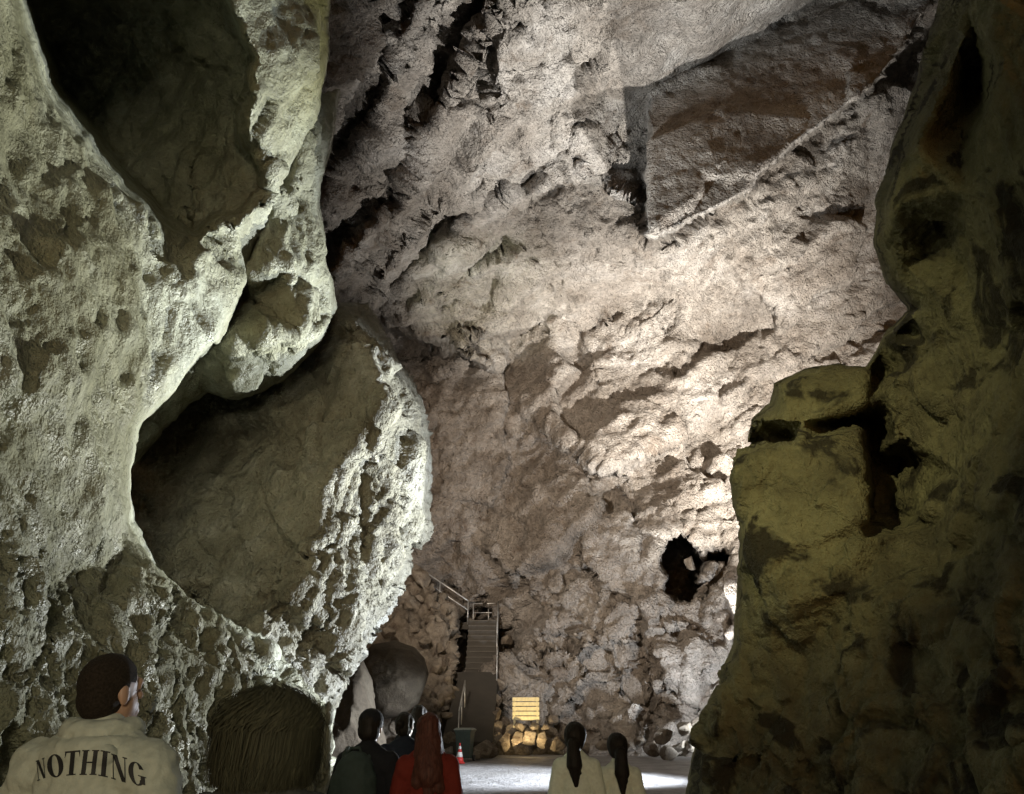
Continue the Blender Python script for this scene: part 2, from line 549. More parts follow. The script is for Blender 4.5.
def clean(p):
    return np.ones(len(p))
_hole = at(681, 567, 37.0)
def m_hole(p):
    d = np.sqrt((p[:, 0] - _hole.x) ** 2 + ((p[:, 2] - _hole.z) * 0.75) ** 2)
    return smooth(d, 0.3, 2.2)
def m_low(p):   # the broken, bouldery foot of the wall
    return (1 - smooth(p[:, 2], 7.5, 11.0)) * m_hole(p)
def m_roof(p):
    return smooth(p[:, 2], 17.0, 23.0)
def m_rooflft(p):
    return smooth(p[:, 2], 17.0, 23.0) * (1 - smooth(p[:, 0], -2.5, 0.5))
def m_mid(p):
    return smooth(p[:, 2], 6.0, 9.0) * m_hole(p)
def m_smallblock(p):  # the hanging block stays a clean slab
    m = (p[:, 1] < 26.8) & (p[:, 2] > 15.5) & (p[:, 0] > 3.6)
    return np.where(m, 0.26, 1.0)

_DIAG = rotm('Z', -61)      # long axis lies along the bedding, rising to the right
hall = rock_mass('cave_wall', hall_poly, hall_ctrl, hall_edges, 2.4, M_hall, [
    d_cells(3.8, 0.85, 0.0, seed=3, stretch=(1.3, 1, 0.9), sharp=34, rot=rotm('Y', -28), mask=m_smallblock),
    d_cells(2.9, 0.95, 0.55, 0.12, seed=9, sharp=40, mask=m_low),
    d_cells(1.2, 0.30, 0.16, 0.16, seed=10, sharp=40, mask=m_low),
    d_cells(2.6, 1.15, 0.0, 0.12, seed=14, stretch=(2.4, 1.0, 1.0), sharp=20, rot=_DIAG, mask=m_rooflft),
    d_cells(1.7, 0.22, 0.0, 0.12, seed=15, stretch=(1.5, 1, 0.8), sharp=44, warp=0.6, rot=rotm('Y', -30), mask=lambda p: m_mid(p) * m_smallblock(p)),
    d_fbm(1.1, 0.07, 5, 0.66, seed=5, ridged=True, stretch=(1.8, 1.0, 0.8), rot=rotm('Y', -32), mask=lambda p: m_mid(p) * m_smallblock(p)),
    d_cells(0.75, 0.13, 0.0, 0.2, seed=21, stretch=(1.5, 1, 0.8), sharp=44, warp=0.5, rot=rotm('Y', -28), mask=m_smallblock),
    d_fbm(0.45, 0.07, 3, 0.65, seed=8, stretch=(1.5, 1, 0.8), rot=rotm('Y', -28), mask=m_smallblock),
], blur=1.0, edge_round=0, rough=0, open_back=True, cliff=0.25)
tag(hall, kind='structure')

# --- left wall of the passage
left_poly = [(-520, -420), (345, -420), (336, -120), (330, 0), (327, 60), (318, 110), (300, 150), (274, 196), (256, 245), (240, 295), (218, 338), (186, 370), (160, 402),
             (136, 426), (128, 470), (130, 522), (152, 560), (190, 600), (232, 626), (272, 642), (306, 684), (330, 712), (322, 800), (300, 1150), (-520, 1150)]
lc = [
    (-540, -440, 1.9), (-100, -440, 3.0), (200, -440, 3.8), (360, -440, 4.6),
    (-540, 1170, 2.2), (-200, 1170, 3.6), (100, 1170, 5.4), (320, 1170, 9.0),
    (-540, 400, 2.2), (-200, 400, 3.4), (0, 400, 4.7), (70, 410, 5.6), (128, 430, 6.9), (100, 330, 5.9), (185, 350, 7.3), (215, 300, 7.7), (250, 240, 8.5),
    (-200, 700, 3.7), (0, 700, 5.1), (80, 690, 5.9), (160, 690, 7.0), (240, 700, 8.2), (325, 715, 10.2), (320, 800, 10.0), (150, 800, 6.8), (0, 800, 5.1),
    (-200, 200, 3.3), (0, 210, 4.7), (-10, 80, 4.4), (60, 260, 5.3), (140, 270, 6.5),
    (0, 560, 5.0), (50, 545, 5.6), (62, 580, 6.2), (95, 600, 6.6), (120, 560, 7.0), (132, 522, 6.9), (90, 520, 6.0), (75, 470, 5.7), (120, 610, 6.5), (152, 560, 7.1), (190, 600, 7.7), (232, 626, 8.4), (272, 642, 9.2), (306, 684, 9.8),
    (330, 0, 8.2), (325, 80, 8.3), (305, 145, 8.6), (290, 60, 7.3), (268, 120, 7.6), (280, -60, 6.8), (340, -120, 7.4),
]
rec = [(-5, -70), (20, 30), (45, 90), (72, 138), (108, 176), (150, 214), (182, 240), (206, 232), (236, 216), (270, 192), (268, 166), (240, 136), (249, 100), (250, 60), (236, 20), (214, -20), (190, -80)]
recN = [3.9, 4.9, 5.3, 5.7, 6.1, 6.7, 7.2, 7.5, 7.8, 8.1, 8.0, 7.5, 7.0, 6.8, 6.5, 6.1, 5.5]
recF = [6.2, 8.3, 8.6, 8.7, 8.7, 8.7, 8.6, 8.7, 8.6, 8.5, 8.4, 8.2, 7.9, 7.7, 7.4, 7.0, 6.4]
cen_r = (140, 80)
ls, le = [], []
_r, _n, _f = [], [], []
for i in range(len(rec) - 1):
    for j in range(4):
        t = j / 4
        u = rec[i][0] * (1 - t) + rec[i + 1][0] * t; v = rec[i][1] * (1 - t) + rec[i + 1][1] * t
        q = np.array([[u / 26.0, v / 26.0, 0.3]]); q2 = np.array([[u / 9.0, v / 9.0, 0.7]])
        _r.append((u + 8 * vnoise(q, 3)[0] + 4 * vnoise(q2, 4)[0], v + 8 * vnoise(q, 5)[0] + 4 * vnoise(q2, 6)[0]))
        _n.append(recN[i] * (1 - t) + recN[i + 1] * t); _f.append(recF[i] * (1 - t) + recF[i + 1] * t)
rec, recN, recF = _r, _n, _f
for w in (0, 1):
    b = len(ls)
    for i, (u, v) in enumerate(rec):
        dx, dy = cen_r[0] - u, cen_r[1] - v
        L = math.hypot(dx, dy)
        k = 24 * w if i < 26 else 5 * w
        ls.append((u + dx / L * k, v + dy / L * k, recF[i] if w else recN[i]))
        if i: le.append((b + i - 1, b + i))
ls += [(140, 80, 8.6), (190, 150, 8.5), (100, 0, 7.8), (180, 20, 7.7)]
ln = len(lc)
pits = lambda p: smooth(p[:, 2], 2.2, 3.6)
left = rock_mass('rock_wall', left_poly, lc + ls, [(a + ln, b + ln) for a, b in le], 2.4, M_left, [
    d_cells(1.3, 0.13, 0.0, seed=2, sharp=24),
    d_cells(0.8, 0.09, 0.05, 0.08, seed=7, sharp=50, stretch=(1, 1, 1.6), rot=rotm('Y', 30), mask=lambda p: smooth(p[:, 1], 6.6, 7.6)),
    d_fbm(0.6, 0.05, 3, 0.5, seed=6, ridged=False, stretch=(1, 1, 1.6), rot=rotm('Y', 22), mask=pits),
    d_cells(0.22, 0.058, 0.0, 0.25, seed=11, stretch=(1, 1, 1.8), sharp=8, rot=rotm('Y', 22), mask=pits),
    d_fbm(0.55, 0.075, 5, 0.6, seed=16, ridged=True, stretch=(0.7, 0.7, 1.8), rot=rotm('Y', 25), mask=lambda p: 1 - pits(p)),
    d_cells(0.4, 0.06, 0.0, 0.2, seed=19, sharp=34, mask=lambda p: 1 - pits(p)),
    d_fbm(0.14, 0.011, 3, 0.6, seed=12),
], blur=3.0, edge_round=0.55, round_px=20, back=3.0, rough=2.6, seed=4, shrink=0.0)
tag(left, 'pale pitted cave wall with a large dark hollow near its top, beside the man in the lettered jacket', 'cave wall')

# --- rock hanging between the wall and the boulder
hang_poly = [(225, 210), (262, 150), (300, 100), (338, 90), (330, 150), (318, 200), (326, 260), (337, 308), (318, 346), (282, 384), (240, 398), (206, 392), (170, 420), (130, 470), (120, 420), (180, 330)]
gc = [(100, 480, 9.2), (130, 470, 9.4), (170, 420, 9.6), (120, 400, 9.2), (205, 395, 9.8), (240, 400, 9.9), (282, 386, 10.1), (320, 348, 10.4), (340, 308, 10.7),
      (180, 330, 9.0), (240, 335, 8.95), (255, 330, 8.9), (300, 333, 9.3), (326, 328, 9.7), (250, 270, 8.7), (290, 268, 8.95), (330, 262, 9.8), (228, 200, 9.3), (262, 150, 8.8), (275, 200, 8.7), (300, 190, 8.8), (322, 200, 9.6), (300, 95, 8.7), (340, 85, 9.8), (232, 262, 9.9), (244, 300, 9.6)]
ge = [(9, 10), (10, 11), (11, 12), (12, 13)]
hangr = rock_mass('hanging_rock', hang_poly, gc, ge, 2.2, M_left, [
    d_cells(0.9, 0.16, 0.03, seed=41),
    d_fbm(0.4, 0.05, 4, 0.55, seed=42, ridged=True, stretch=(0.8, 0.8, 1.8)),
    d_fbm(0.12, 0.014, 3, 0.6, seed=43),
], blur=2.2, edge_round=0.5, round_px=14, back=2.2, rough=2.5, seed=14, shrink=0.1)
tag(hangr, 'pale rock hanging in the cleft between the pitted wall and the huge boulder', 'rock')

# --- the huge boulder
boul_poly = [(110, 430), (150, 395), (190, 372), (240, 356), (300, 330), (338, 306), (366, 304), (378, 322), (392, 346), (406, 372), (424, 396), (431, 420), (426, 470), (421, 520), (412, 560), (396, 592), (372, 622), (352, 660), (338, 690), (324, 718), (310, 800), (300, 1000), (100, 1000)]
bc = [
    (90, 1020, 9.8), (330, 1020, 10.2), (90, 410, 11.2), (150, 400, 11.4), (200, 372, 11.6), (300, 330, 12.2), (340, 302, 12.6), (370, 300, 13.2),
    (150, 500, 10.9), (200, 440, 11.3), (270, 400, 11.3), (330, 340, 11.6), (352, 330, 11.5), (180, 580, 10.3), (240, 610, 10.0), (230, 520, 10.6), (290, 480, 10.6), (340, 400, 11.0),
    # ridge between the dark and the bright face
    (372, 372, 10.9), (384, 400, 10.75), (352, 440, 10.6), (326, 486, 10.3), (306, 540, 10.1), (296, 592, 9.8), (262, 622, 9.6), (232, 640, 9.5),
    # bright face running back to the right
    (392, 350, 12.6), (408, 380, 12.4), (428, 405, 12.8), (432, 430, 12.9), (424, 500, 12.8), (414, 558, 12.6), (374, 622, 11.9), (340, 690, 11.2), (324, 720, 10.9),
    (392, 470, 11.6), (370, 540, 11.1), (330, 620, 10.6), (300, 680, 10.2), (240, 720, 9.8), (200, 800, 9.6), (310, 800, 10.4),
]
be = [(18, 19), (19, 20), (20, 21), (21, 22), (22, 23), (23, 24), (24, 25)]
def m_lit(p):
    # the fluted side of the boulder, turned to the hall
    q = p[:, 0] * 0.75 - (p[:, 2] - 4.2) * 0.55
    return 0.25 + 0.75 * smooth(q, -2.4, -0.9)
boul = rock_mass('boulder', boul_poly, bc, be, 2.0, M_boul, [
    d_cells(1.5, 0.22, 0.0, seed=52, sharp=34),
    d_cells(0.75, 0.11, 0.05, 0.08, seed=59, sharp=50, stretch=(1, 1, 1.5)),
    d_fbm(0.36, 0.085, 5, 0.62, seed=53, ridged=True, stretch=(0.5, 0.9, 3.0), rot=rotm('Y', 26), mask=m_lit),
    d_cells(0.40, 0.045, 0.0, 0.2, seed=57, stretch=(0.7, 1, 2.6), sharp=40, rot=rotm('Y', 26), mask=m_lit),
    d_fbm(0.13, 0.016, 3, 0.6, seed=54),
], blur=2.4, edge_round=0.7, round_px=16, back=4.0, rough=2.4, seed=24)
tag(boul, 'huge leaning boulder with one dark side and one fluted bright side', 'boulder')

# --- dark rock on the right
pill_poly = [(985, -420), (955, -100), (938, 15), (916, 80), (894, 150), (878, 200), (876, 245), (892, 288), (912, 310), (884, 336), (868, 366), (812, 368), (776, 384), (770, 404), (752, 420), (749, 441), (760, 440),
             (740, 456), (731, 482), (735, 506), (742, 530), (739, 590), (735, 640), (722, 682), (706, 720), (696, 756), (688, 790), (655, 1150), (1560, 1150), (1560, -420)]
pc = [
    (640, 1170, 8.6), (900, 1170, 6.8), (1580, 1170, 3.0), (1580, 400, 2.6), (1580, -440, 2.2), (980, -440, 3.6), (1250, -440, 2.8),
    # near upper mass
    (955, -100, 5.6), (938, 15, 6.2), (894, 150, 6.5), (876, 245, 6.6), (985, -80, 4.9), (972, 10, 5.0), (950, 70, 5.2), (920, 150, 5.6), (896, 205, 6.0), (905, 270, 6.7), (915, 318, 7.0),
    (980, 90, 5.7), (960, 130, 5.6), (945, 230, 6.3), (985, 60, 5.5), (1012, -20, 4.3), (1000, 60, 4.55), (985, 130, 4.9), (965, 190, 5.4), (1040, 0, 4.2), (1030, 120, 4.4), (985, 330, 6.2), (1030, 260, 5.0), (1060, 330, 5.2),
    # blocks lower down
    (912, 326, 7.6), (884, 340, 7.6), (868, 368, 7.6), (930, 350, 7.0), (955, 400, 6.7), (950, 470, 6.7), (900, 440, 7.2), (880, 400, 7.5), (918, 520, 7.0), (968, 500, 6.2),
    (812, 366, 7.9), (776, 384, 8.0), (752, 420, 8.1), (865, 405, 7.5), (800, 425, 7.75), (850, 412, 7.6),
    (749, 446, 8.5), (790, 437, 8.8), (850, 422, 8.6), (740, 458, 7.7), (800, 446, 7.4), (855, 432, 7.4),
    (731, 482, 7.7), (742, 530, 7.6), (739, 590, 7.8), (862, 470, 7.0), (865, 540, 6.9), (850, 590, 6.9), (790, 600, 7.1), (735, 640, 8.0),
    (874, 378, 8.4), (878, 425, 8.6), (872, 455, 8.6), (898, 460, 8.4), (868, 512, 8.4), (898, 515, 8.2), (905, 440, 7.4), (906, 530, 6.9),
    (722, 682, 8.0), (800, 660, 7.4), (880, 660, 6.6), (960, 620, 5.8), (1024, 600, 5.0), (696, 756, 8.2), (800, 760, 7.2), (900, 760, 6.2), (1024, 760, 4.9), (688, 790, 8.2), (1200, 700, 3.9), (1200, 300, 3.7),
]
pidx = {tuple(p[:2]): i for i, p in enumerate(pc)}
def pe(*pts): return [(pidx[a], pidx[b]) for a, b in zip(pts, pts[1:])]
pedges = pe((872, 455), (898, 460), (898, 515), (868, 512), (872, 455)) + pe((740, 458), (800, 446), (855, 432), (862, 470), (865, 540), (850, 590)) + pe((752, 420), (800, 425), (850, 412), (865, 405)) + pe((985, -80), (972, 10), (950, 70), (920, 150), (896, 205)) + pe((1012, -20), (1000, 60), (985, 130), (965, 190)) + pe((912, 326), (930, 350), (955, 400))
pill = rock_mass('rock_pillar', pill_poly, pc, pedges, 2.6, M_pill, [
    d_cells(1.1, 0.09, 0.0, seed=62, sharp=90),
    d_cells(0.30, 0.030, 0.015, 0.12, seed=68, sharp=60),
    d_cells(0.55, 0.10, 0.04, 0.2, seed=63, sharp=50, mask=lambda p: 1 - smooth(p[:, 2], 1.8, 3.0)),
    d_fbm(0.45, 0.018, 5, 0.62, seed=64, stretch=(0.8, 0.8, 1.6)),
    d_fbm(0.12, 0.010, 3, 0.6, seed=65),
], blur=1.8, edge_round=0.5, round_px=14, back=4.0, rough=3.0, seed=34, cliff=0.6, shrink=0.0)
tag(pill, 'tall dark mottled rock mass with olive blocks, opposite the pitted wall', 'rock pillar')

# --- ground
gx, gy = np.meshgrid(np.linspace(-30, 30, 241), np.linspace(-6, 60, 265))
p = np.c_[gx.ravel(), gy.ravel(), np.zeros(gx.size)]
z = ground_z(p[:, 0], p[:, 1]) + 0.03 * fbm(p / 2.5, 4, 0.5, 71) * smooth(p[:, 1], 6, 12) + 0.012 * fbm(p / 0.5, 2, 0.5, 73)
p[:, 2] = z
ii = np.arange(gx.size).reshape(gx.shape)
gf = np.stack([ii[:-1, :-1], ii[:-1, 1:], ii[1:, 1:], ii[1:, :-1]], -1).reshape(-1, 4)
M_ground = rock_mat('trodden limestone floor', [(0.34, 0.33, 0.32), (0.42, 0.41, 0.41), (0.50, 0.49, 0.49)], scale=1.0, bump=0.35, rough=0.6, stain=(0.26, 0.25, 0.25), wet=0.2)
tag(link('ground', mesh_np('ground', p, gf), M_ground), kind='structure')
# ------------------------------------------------------------------ small things of the hall
def ground_at(u, v):
    """where the sight line through u, v meets the floor"""
    Y = 10.0
    for _ in range(200):
        P = at(u, v, Y)
        d = P.z - float(ground_z(P.x, Y))
        Y += d * 3.0
        Y = min(max(Y, 3), 60)
    return at(u, v, Y)

class MB:
    """collects boxes, bars and tubes into one mesh"""
    def __init__(s): s.bm = bmesh.new()
    def box(s, c, d, rot=None, bevel=0.0):
        r = bmesh.ops.create_cube(s.bm, size=1.0)
        vs = r['verts']
        bmesh.ops.scale(s.bm, verts=vs, vec=d)
        if bevel:
            es = list({e for v in vs for e in v.link_edges})
            q = bmesh.ops.bevel(s.bm, geom=es, offset=bevel, segments=2, affect='EDGES', profile=0.6)
            vs = list({v for f in q['faces'] for v in f.verts} | {v for v in vs if v.is_valid})
        if rot is not None: bmesh.ops.rotate(s.bm, verts=vs, cent=(0, 0, 0), matrix=rot)
        bmesh.ops.translate(s.bm, verts=vs, vec=c)
        return vs
    def tube(s, pts, r, n=8, caps=True):
        pts = [Vector(p) for p in pts]
        rr = r if isinstance(r, (list, tuple)) else [r] * len(pts)
        rings = []
        up = None
        for i, p in enumerate(pts):
            t = (pts[min(i + 1, len(pts) - 1)] - pts[max(i - 1, 0)]).normalized()
            a = t.cross(Vector((0, 0, 1)) if abs(t.z) < 0.9 else Vector((1, 0, 0))).normalized()
            if up is not None and a.dot(up) < 0: a = -a
            up = a
            b = t.cross(a)
            rings.append([s.bm.verts.new(p + (a * math.cos(k * 2 * math.pi / n) + b * math.sin(k * 2 * math.pi / n)) * rr[i]) for k in range(n)])
        for q, w in zip(rings, rings[1:]):
            for k in range(n):
                s.bm.faces.new((q[k], q[(k + 1) % n], w[(k + 1) % n], w[k]))
        if caps:
            s.bm.faces.new(rings[0][::-1]); s.bm.faces.new(rings[-1])
    def lathe(s, prof, n=20, c=(0, 0, 0)):
        rings = []
        for r, z in prof:
            rings.append([s.bm.verts.new((c[0] + r * math.cos(k * 2 * math.pi / n), c[1] + r * math.sin(k * 2 * math.pi / n), c[2] + z)) for k in range(n)])
        for q, w in zip(rings, rings[1:]):
            for k in range(n):
                s.bm.faces.new((q[k], q[(k + 1) % n], w[(k + 1) % n], w[k]))
        s.bm.faces.new(rings[0][::-1]); s.bm.faces.new(rings[-1])
    def loft(s, sections):
        rings = [[s.bm.verts.new(p) for p in sec] for sec in sections]
        n = len(rings[0])
        for q, w in zip(rings, rings[1:]):
            for k in range(n):
                s.bm.faces.new((q[k], q[(k + 1) % n], w[(k + 1) % n], w[k]))
        s.bm.faces.new(rings[0][::-1]); s.bm.faces.new(rings[-1])
    def build(s, name, mat, parent=None, smooth_shade=False):
        bmesh.ops.recalc_face_normals(s.bm, faces=s.bm.faces)
        me = bpy.data.meshes.new(name)
        s.bm.to_mesh(me); s.bm.free()
        if smooth_shade: me.polygons.foreach_set('use_smooth', np.full(len(me.polygons), True))
        return link(name, me, mat, parent)

M_conc = plain_mat('shade-dark concrete', (0.055, 0.048, 0.038), 0.85, bump=0.4, bscale=6)  # shade on the ramp and steps is put into this dark concrete
M_tread = plain_mat('light-toned step edges', (0.085, 0.075, 0.06), 0.8)  # paler than the flights: light along the step edges put into colour
M_steel = plain_mat('worn steel', (0.62, 0.62, 0.60), 0.35, metal=0.6)
M_binl = plain_mat('green bin plastic', (0.05, 0.085, 0.078), 0.45)
M_bind = plain_mat('dark rubber', (0.03, 0.03, 0.03), 0.7)
M_red = plain_mat('red cone plastic', (0.55, 0.04, 0.035), 0.45)
M_white = plain_mat('white reflective band', (0.8, 0.8, 0.78), 0.4)
M_cream = plain_mat('cream painted boards', (0.72, 0.66, 0.42), 0.6, bump=0.15, bscale=30)
M_brown = plain_mat('dark timber', (0.10, 0.075, 0.05), 0.7)

# --- stairs climbing the back of the hall
def flight(name, a, b, width, n, parent, thick=0.5):
    """steps from point a up to b (middle of the treads)"""
    a, b = Vector(a), Vector(b)
    run = Vector((b.x - a.x, b.y - a.y, 0)); L = run.length
    d = run / L; side = Vector((d.y, -d.x, 0))
    rise = (b.z - a.z) / n
    m = MB()
    prof = []
    for k in range(n):
        prof.append((k * L / n, k * rise)); prof.append((k * L / n, (k + 1) * rise))
    prof.append((L, n * rise)); prof.append((L, n * rise - thick - rise)); prof.append((0.0, -thick))
    bm = m.bm
    lv = [bm.verts.new(a + d * x + Vector((0, 0, z)) - side * width / 2) for x, z in prof]
    rv = [bm.verts.new(a + d * x + Vector((0, 0, z)) + side * width / 2) for x, z in prof]
    q = len(prof)
    for k in range(q):
        bm.faces.new((lv[k], lv[(k + 1) % q], rv[(k + 1) % q], rv[k]))
    bm.faces.new(lv[::-1]); bm.faces.new(rv)
    fl = m.build(name, M_conc, parent)
    for k in range(n):
        q = MB(); q.box((0, 0, 0), (width + 0.04, 0.16, 0.055), rot=Matrix.Rotation(math.atan2(-d.x, d.y), 3, 'Z'))
        t = q.build('tread', M_tread, parent)
        t.location = a + d * (k * L / n + 0.03) + Vector((0, 0, (k + 1) * rise - 0.022))
        t.matrix_parent_inverse = Matrix.Translation(-Vector(parent.location))
    return fl, d, side

stair = empty('staircase', ground_at(466, 752))
tag(stair, 'concrete ramp and steps climbing from the hall floor, then turning up left', 'staircase')
bpy.context.view_layer.update()
def put(o, root):
    o.matrix_parent_inverse = Matrix.Translation(-Vector(root.location))
    return o
s0 = at(467, 742, 33.5); s1 = at(479, 672, 39.0)
m = MB(); sd = Vector((0.98, 0, 0))
m.loft([[s0 - sd, s0 + sd, s0 + sd + Vector((0, 0, -1.2)), s0 - sd + Vector((0, 0, -1.2))], [s1 - sd * 0.9, s1 + sd * 0.9, s1 + sd * 0.9 + Vector((0, 0, -0.6)), s1 - sd * 0.9 + Vector((0, 0, -0.6))]])
put(m.build('ramp', M_conc, stair), stair)
s2 = at(481, 670, 39.9); s3 = at(484, 621, 42.6)
m = MB(); c = (s1 + s2) / 2
m.box((c.x, c.y + 0.05, s1.z - 0.2), (2.5, abs(s2.y - s1.y) + 0.2, 0.36)); put(m.build('landing', M_conc, stair), stair)
o, _, _ = flight('upper_flight', (s2.x, s2.y + 0.16, s1.z - 0.02), s3, 1.5, 10, stair); put(o, stair)
s4 = at(474, 622, 43.2); s5 = at(392, 566, 44.5)
m = MB(); c = (s3 + s4) / 2
m.box((c.x - 0.3, c.y + 0.5, s3.z - 0.22), (2.6, 1.3, 0.36)); put(m.build('landing', M_conc, stair), stair)
o, _, _ = flight('side_flight', s4 + Vector((-0.6, 0.1, -0.3)), s5, 1.2, 16, stair); put(o, stair)

def railing(pts, h, label, mid=True, group=None):
    root = empty('handrail', pts[0])
    tag(root, label, 'railing')
    P = [Vector(p) - Vector(pts[0]) for p in pts]
    m = MB(); m.tube([p + Vector((0, 0, h)) for p in P], 0.032); m.build('top_rail', M_steel, root, True)
    if mid:
        m = MB(); m.tube([p + Vector((0, 0, h * 0.5)) for p in P], 0.022); m.build('middle_rail', M_steel, root, True)
    for p in P:
        m = MB(); m.tube([p + Vector((0, 0, -0.25)), p + Vector((0, 0, h - 0.03))], 0.026); m.build('post', M_steel, root, True)
    return root

ux = Vector((1, 0, 0))
railing([s0.lerp(s1, t) - ux * 0.35 + Vector((0, 0, 0.1)) for t in (0.02, 0.22, 0.45)], 0.95, 'shiny handrail at the foot of the ramp, behind the green bin', False)
railing([s0.lerp(s1, t) + ux * 0.86 + Vector((0, 0, 0.1)) for t in (0.86, 1.0)], 1.0, 'short pair of rail posts at the top right of the ramp')
railing([s2.lerp(s3, t) + ux * 0.72 + Vector((0, 0, 0.1)) for t in (0.3, 0.65, 1.0)], 0.9, 'rail up the right side of the steps')
railing([s4.lerp(s5, t) + Vector((-0.3, -0.55, 0.05)) for t in (0.0, 0.33, 0.66, 1.0)], 0.95, 'rail along the side steps that climb to the left behind the boulder')
railing([s3 + Vector((x, 0.75, 0.05)) for x in (-0.6, 0.2, 1.0)], 0.95, 'low rail across the back of the upper landing')

# --- slope of rubble left of the stairs
slope = rock_mass('slope', [(300, 560), (385, 545), (420, 565), (455, 610), (463, 660), (448, 700), (440, 740), (436, 775), (280, 775)],
    [(270, 800, 27), (440, 800, 31.0), (330, 700, 31), (400, 720, 32.0), (436, 740, 33.2), (448, 690, 37), (462, 640, 40), (420, 600, 41.5), (380, 540, 42.5), (300, 540, 40), (300, 620, 36), (390, 650, 37.5)], [], 2.2, M_rock, [
    d_cells(1.5, 0.55, 0.30, 0.2, seed=81, sharp=40),
    d_cells(0.6, 0.22, 0.1, 0.2, seed=82, sharp=40),
    d_fbm(0.35, 0.06, 3, 0.6, seed=83)], blur=3, edge_round=0.8, round_px=8, back=3, rough=2.0, seed=84)
tag(slope, kind='structure')

M_brock = rock_mat('smooth shade-dark brown rock', [(0.065, 0.05, 0.034), (0.095, 0.076, 0.053), (0.125, 0.105, 0.075)], scale=1.2, bump=0.35)  # brown rock, its colour darkened to stand in for shade
def boulder_mass(label, poly, ctrl, seed, mat=None, amp=0.1, cs=0.9, back=2.0, rnd=0.8, edges=(), name='rock'):
    o = rock_mass(name, poly, ctrl, list(edges), 1.3, mat or M_rock, [
        d_cells(cs, amp, 0.0, seed=seed, sharp=40), d_fbm(cs * 0.4, amp * 0.25, 4, 0.55, seed=seed + 1)],
        blur=1.5, edge_round=rnd, round_px=9, back=back, rough=1.2, seed=seed)
    return tag(o, label, 'rock')

boulder_mass('smooth rounded boulder at the foot of the stairs, right of the huge leaning boulder',
    [(360, 658), (372, 644), (395, 640), (414, 647), (425, 658), (429, 674), (423, 690), (419, 704), (402, 716), (374, 720), (368, 690)],
    [(350, 640, 30.6), (440, 640, 30.8), (440, 730, 30), (350, 730, 29.6), (366, 672, 29.2), (395, 655, 29.4), (420, 668, 29.4), (372, 690, 28.6), (398, 684, 28.4), (420, 680, 29.0), (385, 712, 29.0), (412, 706, 29.2)],
    101, amp=0.05, edges=[(7, 8), (8, 9)], mat=M_brock)
boulder_mass('brown wedge of rock at the foot of the huge boulder, behind the backpack',
    [(296, 735), (322, 706), (338, 690), (350, 668), (362, 656), (372, 680), (376, 712), (386, 738), (390, 775), (290, 778)],
    [(290, 790, 23.4), (395, 790, 24.2), (320, 700, 24.6), (350, 660, 25.4), (378, 650, 25.8), (350, 725, 23.6), (330, 745, 23.4), (372, 715, 24.6), (354, 690, 23.9), (385, 750, 24.0)],
    111, amp=0.08, mat=M_brock, edges=[(8, 5), (5, 6)])

# loose rocks: a few kinds, copied
def loose_rock(seed):
    bm = bmesh.new()
    bmesh.ops.create_icosphere(bm, subdivisions=4, radius=1.0)
    me = bpy.data.meshes.new('rock')
    bm.to_mesh(me); bm.free()
    co = get_co(me)
    r = random.Random(seed)
    sc = np.array([r.uniform(0.85, 1.25), r.uniform(0.7, 1.0), r.uniform(0.6, 0.85)])
    # cut by random planes: broken faces
    for k in range(12):
        n = np.array([r.gauss(0, 1) for _ in range(3)]); n /= np.linalg.norm(n)
        d = r.uniform(0.42, 0.80)
        h = co @ n - d
        co -= np.outer(np.maximum(h, 0), n)
    co += co * (0.045 * fbm(co * 2.6 + seed, 4, 0.55, seed))[:, None]
    co *= sc
    set_co(me, co)
    me.polygons.foreach_set('use_smooth', np.full(len(me.polygons), True))
    return me
rock_kinds = [loose_rock(s) for s in (201, 202, 203, 204, 205, 206)]
for k in rock_kinds: k.materials.append(M_rock)
rr = random.Random(5)
def scatter(spots, label, group):
    for (u, v, Y, size) in spots:
        o = bpy.data.objects.new('rock', rr.choice(rock_kinds))
        COL.objects.link(o)
        o.location = at(u, v, Y)
        s = size * Y / F * 0.5
        o.scale = (s * rr.uniform(0.9, 1.15), s, s * rr.uniform(0.9, 1.1))
        o.rotation_euler = (rr.uniform(-0.5, 0.5), rr.uniform(-0.5, 0.5), rr.uniform(0, 6.28))
        tag(o, label, 'rock', group)
scatter([(492, 741, 34.6, 24), (505, 742, 34.2, 22), (517, 740, 34.3, 22), (530, 738, 34.4, 24), (543, 741, 34.3, 22), (556, 742, 34.6, 20), (498, 728, 35.2, 22), (511, 729, 34.9, 20), (521, 727, 34.5, 13), (534, 726, 34.5, 13), (545, 728, 34.6, 14),
         (523, 729, 35.3, 19), (537, 730, 35.3, 18), (550, 731, 35.2, 18), (489, 722, 35.8, 18), (503, 720, 36.0, 16), (552, 720, 36.0, 15), (494, 710, 36.4, 14)],
        'broken rock in the heap below the lit cream board', 'rocks heaped below the board')
scatter([(398, 728, 30.0, 20), (420, 735, 30.4, 22), (408, 745, 29.6, 20), (428, 722, 32, 18), (435, 748, 30.6, 16), (440, 700, 36, 16), (446, 680, 37.5, 18), (436, 668, 37.5, 20), (424, 640, 38.5, 18),
         (412, 628, 39, 16), (400, 622, 39, 18), (440, 648, 39, 16), (430, 618, 40, 15), (452, 662, 38.8, 12), (446, 632, 40, 12), (408, 606, 40, 14), (420, 598, 41, 12), (395, 604, 40, 16), (437, 605, 41, 12), (388, 632, 37, 18)],
        'jagged rock lying on the slope left of the steps', 'rocks on the slope beside the steps')
